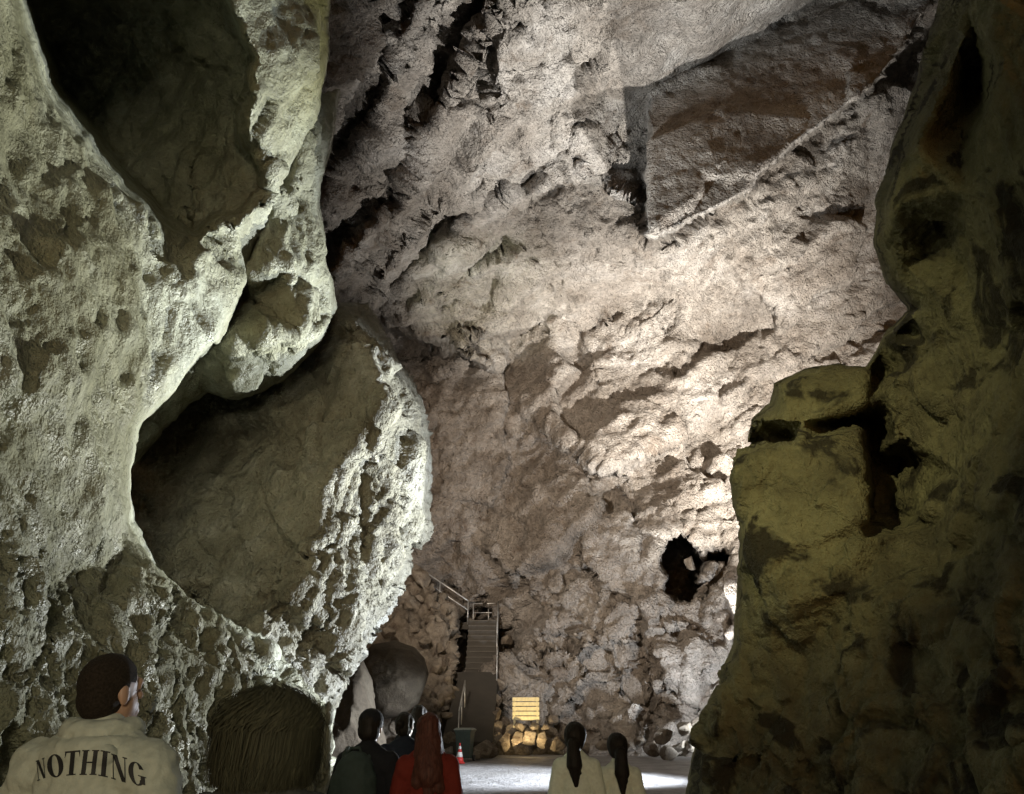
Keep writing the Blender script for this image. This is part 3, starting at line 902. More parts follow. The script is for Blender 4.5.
scatter([(652, 748, 33.0, 20), (668, 752, 32.4, 18), (681, 747, 32.4, 22), (694, 742, 32.2, 24), (640, 741, 34, 16), (662, 734, 34, 22), (684, 728, 33.6, 20), (622, 746, 34.2, 16), (700, 722, 33.4, 22), (604, 745, 35, 16), (586, 748, 34.6, 14)],
        'pale rock at the foot of the far wall behind the women in sage coats', 'rocks at the foot of the far wall')

scatter([(447, 752, 31.5, 18), (450, 738, 33.6, 16), (484, 748, 32.6, 21), (476, 753, 32.2, 15), (492, 750, 32.8, 17), (497, 700, 37.0, 16), (496, 716, 35.6, 18), (500, 684, 38.4, 16), (446, 716, 35.0, 16), (455, 690, 37.5, 14), (504, 662, 40.5, 20), (506, 640, 42.0, 18), (508, 618, 43, 18)],
        'dark broken rock along the edge of the ramp and steps', 'rocks edging the ramp')
scatter([(690, 564, 38.6, 22)], 'rock jutting across the dark opening in the far wall', None)

# --- lit board on its heap of rocks
bp = at(526, 729, 34.7)
board = empty('notice_board', bp)
tag(board, 'cream slatted board on two short legs, lit warm among rocks', 'notice board')
for k in range(5):
    m = MB(); m.box((0, 0, 0.40 + k * 0.178), (1.08, 0.03, 0.145), bevel=0.006); m.build('slat', M_cream, board)
for sx in (-1, 1):
    m = MB(); m.box((sx * 0.46, 0.035, 0.42), (0.09, 0.035, 1.36)); m.build('leg', M_cream, board)

# --- wheelie bin
bpos = ground_at(464.5, 761)
binr = empty('wheelie_bin', bpos, R(-12))
tag(binr, 'green wheeled rubbish bin with a pale lid, beside a small traffic cone', 'rubbish bin')
def rect(w, d, z, y=0): return [(-w / 2, y - d / 2, z), (w / 2, y - d / 2, z), (w / 2, y + d / 2, z), (-w / 2, y + d / 2, z)]
m = MB(); m.loft([rect(0.46, 0.50, 0.09), rect(0.50, 0.54, 0.5), rect(0.57, 0.62, 0.97), rect(0.63, 0.68, 0.975), rect(0.63, 0.68, 1.02)]); m.build('body', M_binl, binr)
m = MB(); m.loft([rect(0.66, 0.72, 1.022), rect(0.66, 0.72, 1.05), rect(0.52, 0.58, 1.10)]); m.build('lid', plain_mat('pale bin lid', (0.36, 0.40, 0.37), 0.5), binr)
for sx in (-1, 1):
    m = MB(); m.tube([(sx * 0.25, 0.24, 0.10), (sx * 0.31, 0.24, 0.10)], 0.10, 16); m.build('wheel', M_bind, binr)
m = MB(); m.tube([(-0.28, 0.40, 1.0), (0.28, 0.40, 1.0)], 0.02); m.build('handle', M_binl, binr)

cp = ground_at(459.5, 763.5); 
cone = empty('traffic_cone', cp)
tag(cone, 'small red and white traffic cone in front of the green bin', 'traffic cone')
m = MB(); m.box((0, 0, 0.02), (0.36, 0.36, 0.04), bevel=0.01); m.build('base', M_red, cone)
m = MB(); m.lathe([(0.14, 0.042), (0.11, 0.20)]); m.build('lower_shell', M_red, cone, True)
m = MB(); m.lathe([(0.11, 0.201), (0.075, 0.36)]); m.build('white_band', M_white, cone, True)
m = MB(); m.lathe([(0.075, 0.361), (0.055, 0.45)]); m.build('middle_shell', M_red, cone, True)
m = MB(); m.lathe([(0.055, 0.451), (0.038, 0.55)]); m.build('white_band', M_white, cone, True)
m = MB(); m.lathe([(0.038, 0.551), (0.025, 0.64), (0.012, 0.645)]); m.build('tip', M_red, cone, True)
# ------------------------------------------------------------------ people
def capsule(bm, a, b, ra, rb, flat=1.0, n=14):
    """tapered limb piece with round ends; flat squeezes it front to back"""
    a, b = Vector(a), Vector(b)
    t = (b - a); L = t.length
    t = t / L if L > 1e-6 else Vector((0, 0, 1))
    x = t.cross(Vector((0, 1, 0)))
    x = x.normalized() if x.length > 1e-3 else Vector((1, 0, 0))
    y = x.cross(t)
    prof = []
    for k in range(1, 6):
        q = k / 6 * math.pi / 2
        prof.append((a - t * ra * math.cos(q), ra * math.sin(q)))
    prof.append((a, ra)); prof.append((b, rb))
    for k in range(5, 0, -1):
        q = k / 6 * math.pi / 2
        prof.append((b + t * rb * math.cos(q), rb * math.sin(q)))
    rings = [[bm.verts.new(p + (x * math.cos(j * 2 * math.pi / n) + y * math.sin(j * 2 * math.pi / n) * flat) * r) for j in range(n)] for p, r in prof]
    for q, w in zip(rings, rings[1:]):
        for j in range(n):
            bm.faces.new((q[j], q[(j + 1) % n], w[(j + 1) % n], w[j]))
    bm.faces.new(rings[0][::-1]); bm.faces.new(rings[-1])

def ellipsoid(bm, c, r, rot=None):
    q = bmesh.ops.create_uvsphere(bm, u_segments=20, v_segments=14, radius=1.0)['verts']
    bmesh.ops.scale(bm, verts=q, vec=r)
    if rot is not None: bmesh.ops.rotate(bm, verts=q, cent=(0, 0, 0), matrix=rot)
    bmesh.ops.translate(bm, verts=q, vec=c)

def fuse(bm, voxel, smooth_n=4, noise=None):
    """one continuous skin round everything in bm"""
    bmesh.ops.recalc_face_normals(bm, faces=bm.faces)
    me = bpy.data.meshes.new('tmp'); bm.to_mesh(me); bm.free()
    o = bpy.data.objects.new('tmp', me); COL.objects.link(o)
    r = o.modifiers.new('r', 'REMESH'); r.mode = 'VOXEL'; r.voxel_size = voxel
    s = o.modifiers.new('s', 'SMOOTH'); s.iterations = smooth_n; s.factor = 0.5
    dg = bpy.context.evaluated_depsgraph_get(); dg.update()
    out = bpy.data.meshes.new_from_object(o.evaluated_get(dg))
    bpy.data.objects.remove(o); bpy.data.meshes.remove(me)
    out.materials.clear()
    if noise:
        for fn in noise:
            co = get_co(out); no = get_no(out)
            set_co(out, co + no * fn(co)[:, None])
    out.polygons.foreach_set('use_smooth', np.full(len(out.polygons), True))
    return out

def skin_mat(name, col):
    m = plain_mat(name, col, 0.5, bump=0.08, bscale=60, var=0.08)
    m.node_tree.nodes['Principled BSDF'].inputs['Subsurface Weight'].default_value = 0.0
    return m
def cloth_mat(name, col, rough=0.85):
    return plain_mat(name, col, rough, bump=0.25, bscale=120, var=0.10, spec=0.25)
def hair_mat(name, col, rough=0.45):
    m, nt, b = new_mat(name)
    tc = nt.nodes.new('ShaderNodeTexCoord')
    mp = N(nt, 'ShaderNodeMapping'); mp.inputs['Scale'].default_value = (90, 90, 7)
    nt.links.new(tc.outputs['Object'], mp.inputs['Vector'])
    n = N(nt, 'ShaderNodeTexNoise', Scale=1.0, Detail=4.0); nt.links.new(mp.outputs[0], n.inputs['Vector'])
    r = ramp(nt, [(0.3, tuple(c * 0.6 for c in col)), (0.7, tuple(c * 1.5 for c in col))]); nt.links.new(n.outputs['Fac'], r.inputs[0])
    nt.links.new(r.outputs[0], b.inputs['Base Color'])
    bp = N(nt, 'ShaderNodeBump', Strength=0.18, Distance=0.002); nt.links.new(n.outputs['Fac'], bp.inputs['Height'])
    nt.links.new(bp.outputs[0], b.inputs['Normal'])
    b.inputs['Roughness'].default_value = rough + 0.18
    b.inputs['Specular IOR Level'].default_value = 0.22
    return m

SKIN = skin_mat('skin', (0.42, 0.26, 0.18))
HAIRD = hair_mat('black hair', (0.014, 0.011, 0.009))
HAIRB = hair_mat('dark brown hair', (0.046, 0.044, 0.026), 0.6)
HAIRR = hair_mat('reddish brown hair', (0.075, 0.026, 0.018))

class Fig:
    """joints of a standing or walking figure of height 1, looking along +Y"""
    def __init__(s, H, stride=0.0, w=1.0, arm=(0, 0), bend=(0.02, 0.02)):
        s.H = H; s.w = w
        s.legs = []
        for sx in (-1, 1):
            k = stride * sx
            hip = Vector((sx * 0.052, 0, 0.505))
            knee = Vector((sx * 0.056, 0.02 + k * 0.5, 0.285))
            ank = Vector((sx * 0.058, -0.01 + k, 0.045 + (0.02 if k < 0 else 0)))
            toe = ank + Vector((sx * 0.012, 0.085, -0.022))
            s.legs.append((hip, knee, ank, toe))
        s.arms = []
        for sx, sw, bd in ((-1, arm[0], bend[0]), (1, arm[1], bend[1])):
            sh = Vector((sx * 0.098 * w, 0, 0.790))
            el = sh + Vector((sx * 0.040, sw * 0.5 - 0.01, -0.180))
            wr = el + Vector((sx * 0.004, sw * 0.5 + bd + 0.02, -0.150))
            s.arms.append([sh, el, wr, sx])
    def xf(s, me):
        co = get_co(me) * s.H
        set_co(me, co); return me

def head_parts(bm, g, rot, c, hair=False):
    """skull, jaw, nose, ears, brow, lips, neck already turned by rot about c; g grows everything"""
    def T(p): return c + rot @ Vector(p)
    R3 = rot
    ellipsoid(bm, T((0, -0.008, 0.012)), (0.0445 + g, 0.057 + g, 0.054 + g), R3)
    ellipsoid(bm, T((0, 0.012, -0.028)), (0.036 + g, 0.040 + g, 0.042 + g), R3)
    if hair: return
    capsule(bm, T((0, 0.046, -0.045)), T((0, 0.040, -0.055)), 0.015, 0.014)      # chin
    capsule(bm, T((0, 0.050, 0.004)), T((0, 0.062, -0.018)), 0.006, 0.0085)      # nose
    capsule(bm, T((-0.020, 0.046, 0.011)), T((0.020, 0.046, 0.011)), 0.0085, 0.0085)   # brow
    capsule(bm, T((-0.010, 0.049, -0.033)), T((0.010, 0.049, -0.033)), 0.0055, 0.0055) # lips
    for sx in (-1, 1):
        ellipsoid(bm, T((sx * 0.018, 0.046, 0.001)), (0.008, 0.006, 0.006), R3)
        ellipsoid(bm, T((sx * 0.046, -0.006, -0.008)), (0.006, 0.012, 0.020), R3)

def hand_parts(bm, wr, fwd, sx):
    """palm, four unequal bent fingers and a thumb, hanging from the wrist"""
    d = Vector(fwd).normalized()
    inn = Vector((-sx, 0, 0)); inn = (inn - d * inn.dot(d)).normalized()
    acr = d.cross(inn)
    pc = wr + d * 0.028
    capsule(bm, wr, wr + d * 0.045, 0.0145, 0.018, 0.62)
    capsule(bm, wr + d * 0.018 + acr * 0.012, wr + d * 0.05 + acr * 0.014, 0.010, 0.009)
    capsule(bm, wr + d * 0.018 - acr * 0.012, wr + d * 0.05 - acr * 0.014, 0.010, 0.009)
    for k, L in enumerate((0.038, 0.043, 0.040, 0.031)):
        o = wr + d * 0.052 + acr * (0.0165 - 0.011 * k)
        m1 = o + d * L * 0.55 + inn * 0.006
        m2 = m1 + d * L * 0.5 + inn * 0.016
        capsule(bm, o, m1, 0.0055, 0.005, n=8); capsule(bm, m1, m2, 0.005, 0.0042, n=8)
    sgn = 1 if acr.y > 0 else -1
    t0 = wr + d * 0.018 + acr * 0.014 * sgn
    t1 = t0 + d * 0.022 + acr * 0.016 * sgn + inn * 0.006
    t2 = t1 + d * 0.024 + inn * 0.004
    capsule(bm, t0, t1, 0.0075, 0.006, n=8); capsule(bm, t1, t2, 0.006, 0.005, n=8)

def wrinkle(H, amp=0.006, seed=0):
    return [lambda co: amp * fbm(co / (0.09), 3, 0.5, seed, True) * 0.6 + amp * 1.2 * fbm(co / 0.25, 2, 0.5, seed + 9)]

def person(label, u, vtop, Y, yaw=0, fig=None, head=(0, 0, 0), mats=None, coat_hem=0.46, bulk=1.0, fine=0.008, sleeves=True, seed=0, extra_coat=None, group=None, soft=7, crease=1.0):
    P = at(u, vtop, Y)
    gz = float(ground_z(P.x, Y))
    H = P.z - gz
    root = empty('person', (P.x, Y, gz), yaw)
    tag(root, label, 'person', group)
    f = fig or Fig(H)
    f.H = H
    w = f.w
    vx = fine / H
    # body
    bm = bmesh.new()
    hd = Matrix.Rotation(head[2], 3, 'Z') @ Matrix.Rotation(head[0], 3, 'X') @ Matrix.Rotation(head[1], 3, 'Y')
    hc = Vector((0, 0.012, 0.865)) + hd @ Vector((0, 0.006, 0.062))
    for hip, knee, ank, toe in f.legs:
        capsule(bm, hip, knee, 0.050, 0.032); capsule(bm, knee, ank, 0.033, 0.021); capsule(bm, ank + Vector((0, -0.012, -0.018)), toe, 0.020, 0.016)
    capsule(bm, (0, 0, 0.53), (0, 0, 0.70), 0.078, 0.084, 0.60)
    capsule(bm, (-0.065 * w, 0, 0.770), (0.065 * w, 0, 0.770), 0.038, 0.038, 1.0)
    capsule(bm, (0, 0, 0.80), hc + hd @ Vector((0, -0.012, -0.035)), 0.034, 0.031)
    for sh, el, wr, sx in f.arms:
        capsule(bm, sh, el, 0.026, 0.021); capsule(bm, el, wr, 0.021, 0.014)
        hand_parts(bm, wr, (wr - el) + Vector((0, 0, -0.02)), sx)
    head_parts(bm, 0, hd, hc)
    body = link('body', f.xf(fuse(bm, max(vx, 0.0034), 2)), mats.get('skin', SKIN), root)
    # coat
    g = 0.014 * bulk
    bm = bmesh.new()
    capsule(bm, (0, -0.002, coat_hem + 0.05), (0, 0, 0.70), 0.092 * bulk, 0.098 * bulk, 0.74)
    capsule(bm, (0, -0.004, 0.62), (0, -0.004, 0.775), 0.098 * bulk, 0.082 * w, 0.78)
    for sx in (-1, 1):
        capsule(bm, (sx * 0.018, -0.006, 0.800), (sx * 0.086 * w, -0.004, 0.772), 0.044 + g, 0.040 + g, 0.92)
        capsule(bm, (sx * 0.010, -0.002, 0.832), (sx * 0.080 * w, -0.004, 0.792), 0.030 + g, 0.022 + g, 0.92)
    capsule(bm, (0, -0.004, 0.80), (0, 0.0, 0.845), 0.056, 0.043)
    for sh, el, wr, sx in f.arms:
        capsule(bm, sh, el, 0.034 + g * 0.7, 0.031 + g * 0.6); capsule(bm, el, el.lerp(wr, 0.92), 0.031 + g * 0.6, 0.024 + g * 0.4)
    if extra_coat: extra_coat(bm)
    coat = link('jacket', f.xf(fuse(bm, max(vx * 0.8, 0.0034), soft, wrinkle(H, 0.0034 * bulk * crease, seed))), mats['coat'], root)
    # trousers
    bm = bmesh.new()
    capsule(bm, (-0.03, 0, 0.52), (0.03, 0, 0.52), 0.072, 0.072, 0.85)
    for hip, knee, ank, toe in f.legs:
        capsule(bm, hip, knee, 0.056, 0.042); capsule(bm, knee, ank + Vector((0, 0, 0.012)), 0.042, 0.034)
    link('trousers', f.xf(fuse(bm, max(vx, 0.006), 3, wrinkle(H, 0.003, seed + 4))), mats['trousers'], root)
    for hip, knee, ank, toe in f.legs:
        bm = bmesh.new()
        capsule(bm, ank + Vector((0, -0.016, -0.016)), toe + Vector((0, 0.004, 0.0)), 0.026, 0.021)
        capsule(bm, ank + Vector((0, -0.008, 0.01)), ank + Vector((0, -0.010, -0.012)), 0.026, 0.026)
        link('shoe', f.xf(fuse(bm, 0.006, 2)), mats['shoe'], root)
    bpy.context.view_layer.update()
    return dict(root=root, H=H, hd=hd, hc=hc, fig=f, coat=coat, body=body)

def hair_cap(p, mat, g=0.006, low=0.0, back=0.02, noise_amp=0.004, extra=None, seed=3, vox=0.005, lumpy=0.0):
    """hair hugging the skull; extra adds locks"""
    bm = bmesh.new()
    hd, hc = p['hd'], p['hc']
    def T(q): return hc + hd @ Vector(q)
    ellipsoid(bm, T((0, -0.011, 0.016)), (0.0455 + g, 0.057 + g, 0.053 + g), hd)
    ellipsoid(bm, T((0, -0.026, -0.012 - low)), (0.040 + g, 0.040 + g, 0.040 + g), hd)
    if extra: extra(bm, T)
    me = fuse(bm, vox, 2, [lambda co: lumpy * fbm(co / 0.06, 2, 0.5, seed + 2) + noise_amp * fbm(co * np.array([1, 1, 0.25]) / 0.02, 3, 0.6, seed)])
    # leave the face free
    b2 = bmesh.new(); b2.from_mesh(me)
    inv = hd.inverted()
    dead = []
    for v in b2.verts:
        q = inv @ (v.co - hc)
        if q.y > 0.030 - max(0, q.z - 0.030) * 0.0 and q.z < 0.034 and q.z > -0.07: dead.append(v)
        elif q.y > 0.006 and q.z < 0.012 and q.z > -0.07 and abs(q.x) > 0.03: dead.append(v)
    if not p.get('long'): bmesh.ops.delete(b2, geom=dead, context='VERTS')
    b2.to_mesh(me); b2.free()
    me.polygons.foreach_set('use_smooth', np.full(len(me.polygons), True))
    return link('hair', p['fig'].xf(me), mat, p['root'])

def strands(p, mat, n, hull, length, seed=1, wdt=0.0011, curl=0.006):
    """locks falling from the crown over a hull of half-axes `hull` (head units)"""
    r = random.Random(seed)
    hc, hd = p['hc'], p['hd']
    co, fa = [], []
    for k in range(n):
        az = r.uniform(0, 2 * math.pi)
        if abs(((az - math.pi / 2 + math.pi) % (2 * math.pi)) - math.pi) < 0.55: continue   # the face
        el0 = r.uniform(0.25, 1.45)
        sc = r.uniform(0.94, 1.08) if k % 5 else r.uniform(1.04, 1.20)
        pts = []
        ph = r.uniform(0, 6.28); cr = r.uniform(0.3, 1) * curl
        M_ = 11
        for j in range(M_):
            t = j / (M_ - 1)
            e = el0 - t * (el0 + 0.35)
            x = math.cos(e) * math.cos(az + 0.12 * math.sin(ph + 3 * t)) * hull[0] * sc
            y = math.cos(e) * math.sin(az + 0.12 * math.sin(ph + 3 * t)) * hull[1] * sc
            z = math.sin(e) * hull[2] * sc
            if e < 0: z -= length * (t ** 1.5) * r.uniform(0.9, 1.1)
            pts.append(hc + hd @ Vector((x + cr * math.sin(ph + 7 * t), y - 0.010 + cr * math.cos(ph + 6 * t), z + 0.004)))
        b = len(co)
        for j, q in enumerate(pts):
            out = (q - hc); tan = pts[min(j + 1, M_ - 1)] - pts[max(j - 1, 0)]
            s = tan.cross(out)
            s = s.normalized() if s.length > 1e-9 else Vector((1, 0, 0))
            ww = wdt * (1 - 0.75 * (j / (M_ - 1)) ** 2)
            co.append(q + s * ww); co.append(q - s * ww)
            if j: fa.append((b + 2 * j - 2, b + 2 * j - 1, b + 2 * j + 1, b + 2 * j))
    me = mesh_np('hair', np.array([tuple(c) for c in co]), fa)
    return p['fig'].xf(me)

C_pale = cloth_mat('pale olive windbreaker', (0.42, 0.44, 0.37), 0.6)
C_sage = cloth_mat('pale sage coat', (0.70, 0.75, 0.65))
C_blk = cloth_mat('black jacket', (0.012, 0.013, 0.016))
C_navy = cloth_mat('navy jacket', (0.016, 0.020, 0.034))
C_red = cloth_mat('dark red coat', (0.16, 0.020, 0.012))
C_grey = cloth_mat('dark grey coat', (0.06, 0.06, 0.055))
C_jean = cloth_mat('dark trousers', (0.03, 0.032, 0.04))
C_shoe = cloth_mat('dark shoes', (0.03, 0.028, 0.026), 0.6)
C_pack = cloth_mat('dark green backpack', (0.040, 0.056, 0.050), 0.7)
BASE = dict(trousers=C_jean, shoe=C_shoe)

# --- man in the lettered windbreaker
def hood(bm):
    for k in range(12):
        a = math.pi * (0.93 + 1.14 * k / 12.0); b = math.pi * (0.93 + 1.14 * (k + 1) / 12.0)
        z = lambda q: 0.858 - 0.012 * abs(math.sin(q))
        r0 = 0.015 + 0.010 * max(0, -math.sin(a)); r1 = 0.015 + 0.010 * max(0, -math.sin(b))
        capsule(bm, (0.060 * math.cos(a), 0.010 + 0.058 * math.sin(a), z(a)), (0.060 * math.cos(b), 0.010 + 0.058 * math.sin(b), z(b)), r0, r1)
        capsule(bm, (0.074 * math.cos(a), 0.004 + 0.070 * math.sin(a), z(a) - 0.028), (0.074 * math.cos(b), 0.004 + 0.070 * math.sin(b), z(b) - 0.028), r0 * 0.75, r1 * 0.75)
    ellipsoid(bm, (0, -0.060, 0.806), (0.075, 0.022, 0.024))
man = person('man in a pale windbreaker with dark lettering across the back, head turned to the right', 117, 652, 3.0, R(-10), Fig(1.7, 0.04, 1.25, (0.02, -0.02)), (R(10), R(3), R(-20)),
             dict(BASE, coat=C_pale), bulk=1.12, fine=0.0055, seed=11, extra_coat=hood, soft=3, crease=2.4)
def crop_mat():
    m = plain_mat('short cropped hair', (0.030, 0.022, 0.015), 0.8, bump=0.9, bscale=420, var=0.5, spec=0.2)
    return m
hair_cap(man, crop_mat(), g=0.0035, low=0.002, noise_amp=0.0006, vox=0.0036, seed=5)

# --- lettering: high, thin-and-thick capitals laid on the back of the windbreaker
from mathutils.bvhtree import BVHTree
def letter_polys(ch):
    """outline pieces in a unit box, y down; convex quads and strips"""
    q = []
    def bar(x0, x1, y0=0.0, y1=1.0): q.append([(x0, y0), (x1, y0), (x1, y1), (x0, y1)])
    def ser(x, y, w=0.30, h=0.05): q.append([(x - w / 2, y), (x + w / 2, y), (x + w / 2, y + h), (x - w / 2, y + h)])
    def ring(a0, a1, n=18, t=0.30):
        for k in range(n):
            s, e = a0 + (a1 - a0) * k / n, a0 + (a1 - a0) * (k + 1) / n
            P = lambda a, r: (0.5 + math.cos(a) * (0.5 - (t if r else 0)), 0.5 + math.sin(a) * (0.5 - (0.05 if r else 0)))
            q.append([P(s, 0), P(e, 0), P(e, 1), P(s, 1)])
    if ch == 'N':
        bar(0.08, 0.15); bar(0.84, 0.91); q.append([(0.06, 0), (0.36, 0), (0.93, 1), (0.66, 1)])
        ser(0.12, 0.95); ser(0.88, 0.0); ser(0.1, 0.0, 0.24)
    elif ch == 'O': ring(0, 2 * math.pi, 30)
    elif ch == 'T':
        bar(0.36, 0.66); bar(0.0, 1.0, 0.0, 0.07); q.append([(0.0, 0.07), (0.09, 0.07), (0.02, 0.27), (0.0, 0.27)]); q.append([(0.91, 0.07), (1.0, 0.07), (1.0, 0.27), (0.98, 0.27)])
        ser(0.51, 0.95, 0.62)
    elif ch == 'H':
        bar(0.08, 0.34); bar(0.66, 0.92); bar(0.34, 0.66, 0.46, 0.52)
        for x in (0.21, 0.79):
            ser(x, 0.0, 0.42); ser(x, 0.95, 0.42)
    elif ch == 'I':
        bar(0.28, 0.72); ser(0.5, 0.0, 0.9); ser(0.5, 0.95, 0.9)
    elif ch == 'G':
        ring(math.pi * 0.16, math.pi * 1.84, 26); bar(0.72, 0.98, 0.55, 0.90); ser(0.82, 0.53, 0.5)
    return q
# corners of each letter on the back: (u left, u right, v top left, v top right, height, slant)
LET = [('N', 37.0, 45.5, 761, 757.5, 20, 2.0), ('O', 47.5, 63.5, 756, 752.5, 23, 3.0), ('T', 64.5, 79.5, 751.5, 750, 24.5, -2.0), ('H', 81, 98, 750, 750, 25, -3.0),
       ('I', 99.0, 109.5, 750, 752, 25.5, -2.5), ('N', 111.5, 127.0, 753.5, 758, 25, 0.5), ('G', 128.5, 145, 759.5, 764.5, 23.5, 2.0)]
cw = man['coat'].matrix_world
cme = man['coat'].data
tree = BVHTree.FromPolygons([cw @ v.co for v in cme.vertices], [tuple(p.vertices) for p in cme.polygons])
org = Vector((0, 0, CH))
lv, lf = [], []
for ch, u0, u1, vl, vr, hh, sl in LET:
    for quad in letter_polys(ch):
        n = 6
        idx = []
        for i in range(n + 1):
            for j in range(n + 1):
                a, b = i / n, j / n
                x = (quad[0][0] * (1 - a) + quad[1][0] * a) * (1 - b) + (quad[3][0] * (1 - a) + quad[2][0] * a) * b
                y = (quad[0][1] * (1 - a) + quad[1][1] * a) * (1 - b) + (quad[3][1] * (1 - a) + quad[2][1] * a) * b
                uu = u0 + (u1 - u0) * x + sl * (0.5 - y) * -1
                vv = vl + (vr - vl) * x + hh * y
                x_, ry, rz = ray(uu, vv)
                d = Vector((x_, ry, rz)).normalized()
                hit = tree.ray_cast(org, d)
                if hit[0] is None:
                    hit = (org + d * 3.0, -d)
                idx.append(len(lv)); lv.append(hit[0] + hit[1] * 0.0012 - d * 0.0012)
        for i in range(n):
            for j in range(n):
                k = i * (n + 1) + j
                lf.append((idx[k], idx[k + n + 1], idx[k + n + 2], idx[k + 1]))
iw = cw.inverted()
lo = link('lettering', mesh_np('lettering', np.array([tuple(iw @ v) for v in lv]), lf), plain_mat('black print', (0.012, 0.012, 0.012), 0.7), man['coat'])

# --- person with bushy hair, nearest to us
bob = person('person nearest to us with bushy dark chin-length hair, seen from behind', 272, 690, 2.48, R(-4), Fig(1.55, 0.02, 0.98), (R(4), 0, 0), dict(BASE, coat=C_grey), fine=0.006, seed=21)
bob['long'] = True
def bushy(bm, T):
    ellipsoid(bm, T((0, -0.014, 0.010)), (0.062, 0.068, 0.056))
    ellipsoid(bm, T((0, -0.018, -0.010)), (0.074, 0.072, 0.052))
    ellipsoid(bm, T((0, -0.022, -0.040)), (0.083, 0.070, 0.044))
    ellipsoid(bm, T((-0.03, -0.02, -0.060)), (0.056, 0.056, 0.038))
    ellipsoid(bm, T((0.03, -0.02, -0.060)), (0.056, 0.056, 0.038))
hb = hair_cap(bob, HAIRB, g=0.010, noise_amp=0.002, extra=bushy, seed=8, vox=0.005, lumpy=0.010)
st_me = strands(bob, HAIRB, 5000, (0.080, 0.078, 0.070), 0.060, seed=3, curl=0.016)
so = link('loose_strands', st_me, HAIRB, hb)

# --- couple: man with a backpack, woman in red
m3 = person('man in a black jacket and black cap, walking beside the woman in red', 371, 709, 6.4, R(-3), Fig(1.7, 0.06, 0.95, (0, 0.02)), (R(-4), 0, R(-8)), dict(BASE, coat=C_blk), bulk=1.0, fine=0.009, seed=31)
hair_cap(m3, HAIRD, g=0.008, low=0.006, noise_amp=0.002)
def cap_brim():
    bm = bmesh.new()
    hd, hc = m3['hd'], m3['hc']
    ellipsoid(bm, hc + hd @ Vector((0, -0.008, 0.026)), (0.055, 0.066, 0.050), hd)
    ellipsoid(bm, hc + hd @ Vector((0, 0.062, 0.020)), (0.038, 0.034, 0.006), hd)
    return link('cap', m3['fig'].xf(fuse(bm, 0.005, 2)), C_blk, m3['root'])
cap_brim()
# backpack: a thing of its own, worn on the back
bw = m3['root'].location
pk = empty('backpack', bw + Vector((-0.07, -0.17, 0.86)), R(-3))
tag(pk, 'dark backpack worn by the man in the black cap', 'backpack')
bm = bmesh.new()
capsule(bm, (0, 0, 0.02), (0, 0.02, 0.40), 0.165, 0.135, 0.72); capsule(bm, (-0.06, 0.02, 0.05), (-0.06, 0.02, 0.35), 0.12, 0.10, 0.8); capsule(bm, (0.06, 0.02, 0.05), (0.06, 0.02, 0.35), 0.12, 0.10, 0.8)
bag = link('bag', fuse(bm, 0.012, 3, wrinkle(1, 0.008, 77)), C_pack, pk)
bm = bmesh.new(); capsule(bm, (-0.03, -0.11, 0.0), (0.03, -0.11, 0.0), 0.085, 0.085, 0.6); capsule(bm, (0, -0.11, 0.0), (0, -0.105, 0.14), 0.10, 0.085, 0.5)
link('front_pocket', fuse(bm, 0.01, 3), C_pack, pk)
for sx in (-1, 1):
    m = MB(); m.tube([(sx * 0.08, 0.06, 0.06), (sx * 0.115, 0.14, 0.02), (sx * 0.13, 0.30, 0.20), (sx * 0.12, 0.31, 0.42), (sx * 0.10, 0.22, 0.555), (sx * 0.09, 0.10, 0.52), (sx * 0.085, 0.04, 0.42)], 0.02)
    m.build('strap', C_pack, pk, True)
m = MB(); m.tube([(-0.05, 0.02, 0.52), (-0.03, 0.02, 0.56), (0.03, 0.02, 0.56), (0.05, 0.02, 0.52)], 0.010); m.build('handle', C_pack, pk, True)

red = person('woman in a dark red coat with long reddish hair, beside the man with the backpack', 429, 713, 6.2, R(4), Fig(1.62, 0.05, 0.92, (0.05, -0.04)), (R(-2), 0, R(6)), dict(BASE, coat=C_red), coat_hem=0.36, bulk=1.0, fine=0.009, seed=41)
red['long'] = True
def longhair(bm, T):
    capsule(bm, T((0, -0.030, 0.0)), T((0.0, -0.075, -0.16)), 0.052, 0.062, 0.75)
    capsule(bm, T((-0.02, -0.028, -0.02)), T((-0.045, -0.072, -0.20)), 0.036, 0.026)
    capsule(bm, T((0.02, -0.028, -0.02)), T((0.045, -0.072, -0.22)), 0.036, 0.026)
    capsule(bm, T((0.0, -0.04, -0.06)), T((0.005, -0.085, -0.25)), 0.05, 0.022, 0.7)
hr = hair_cap(red, HAIRR, g=0.007, noise_amp=0.004, extra=longhair, seed=18)

# --- two people further on
p5 = person('person in a dark navy jacket walking ahead of the couple, hair tied up', 406, 712, 8.6, R(3), Fig(1.7, 0.06, 1.05), (R(8), 0, R(-20)), dict(BASE, coat=C_navy), bulk=1.12, fine=0.011, seed=51)
hair_cap(p5, HAIRD, g=0.006, extra=lambda bm, T: ellipsoid(bm, T((0, -0.072, 0.02)), (0.024, 0.022, 0.024)))
p6 = person('tall person in a black jacket farthest ahead, half hidden by the woman in red', 420, 705, 10.4, R(2), Fig(1.7, 0.06, 1.1), (R(6), 0, R(-10)), dict(BASE, coat=C_blk), bulk=1.12, fine=0.012, seed=61)
hair_cap(p6, HAIRD, g=0.005)

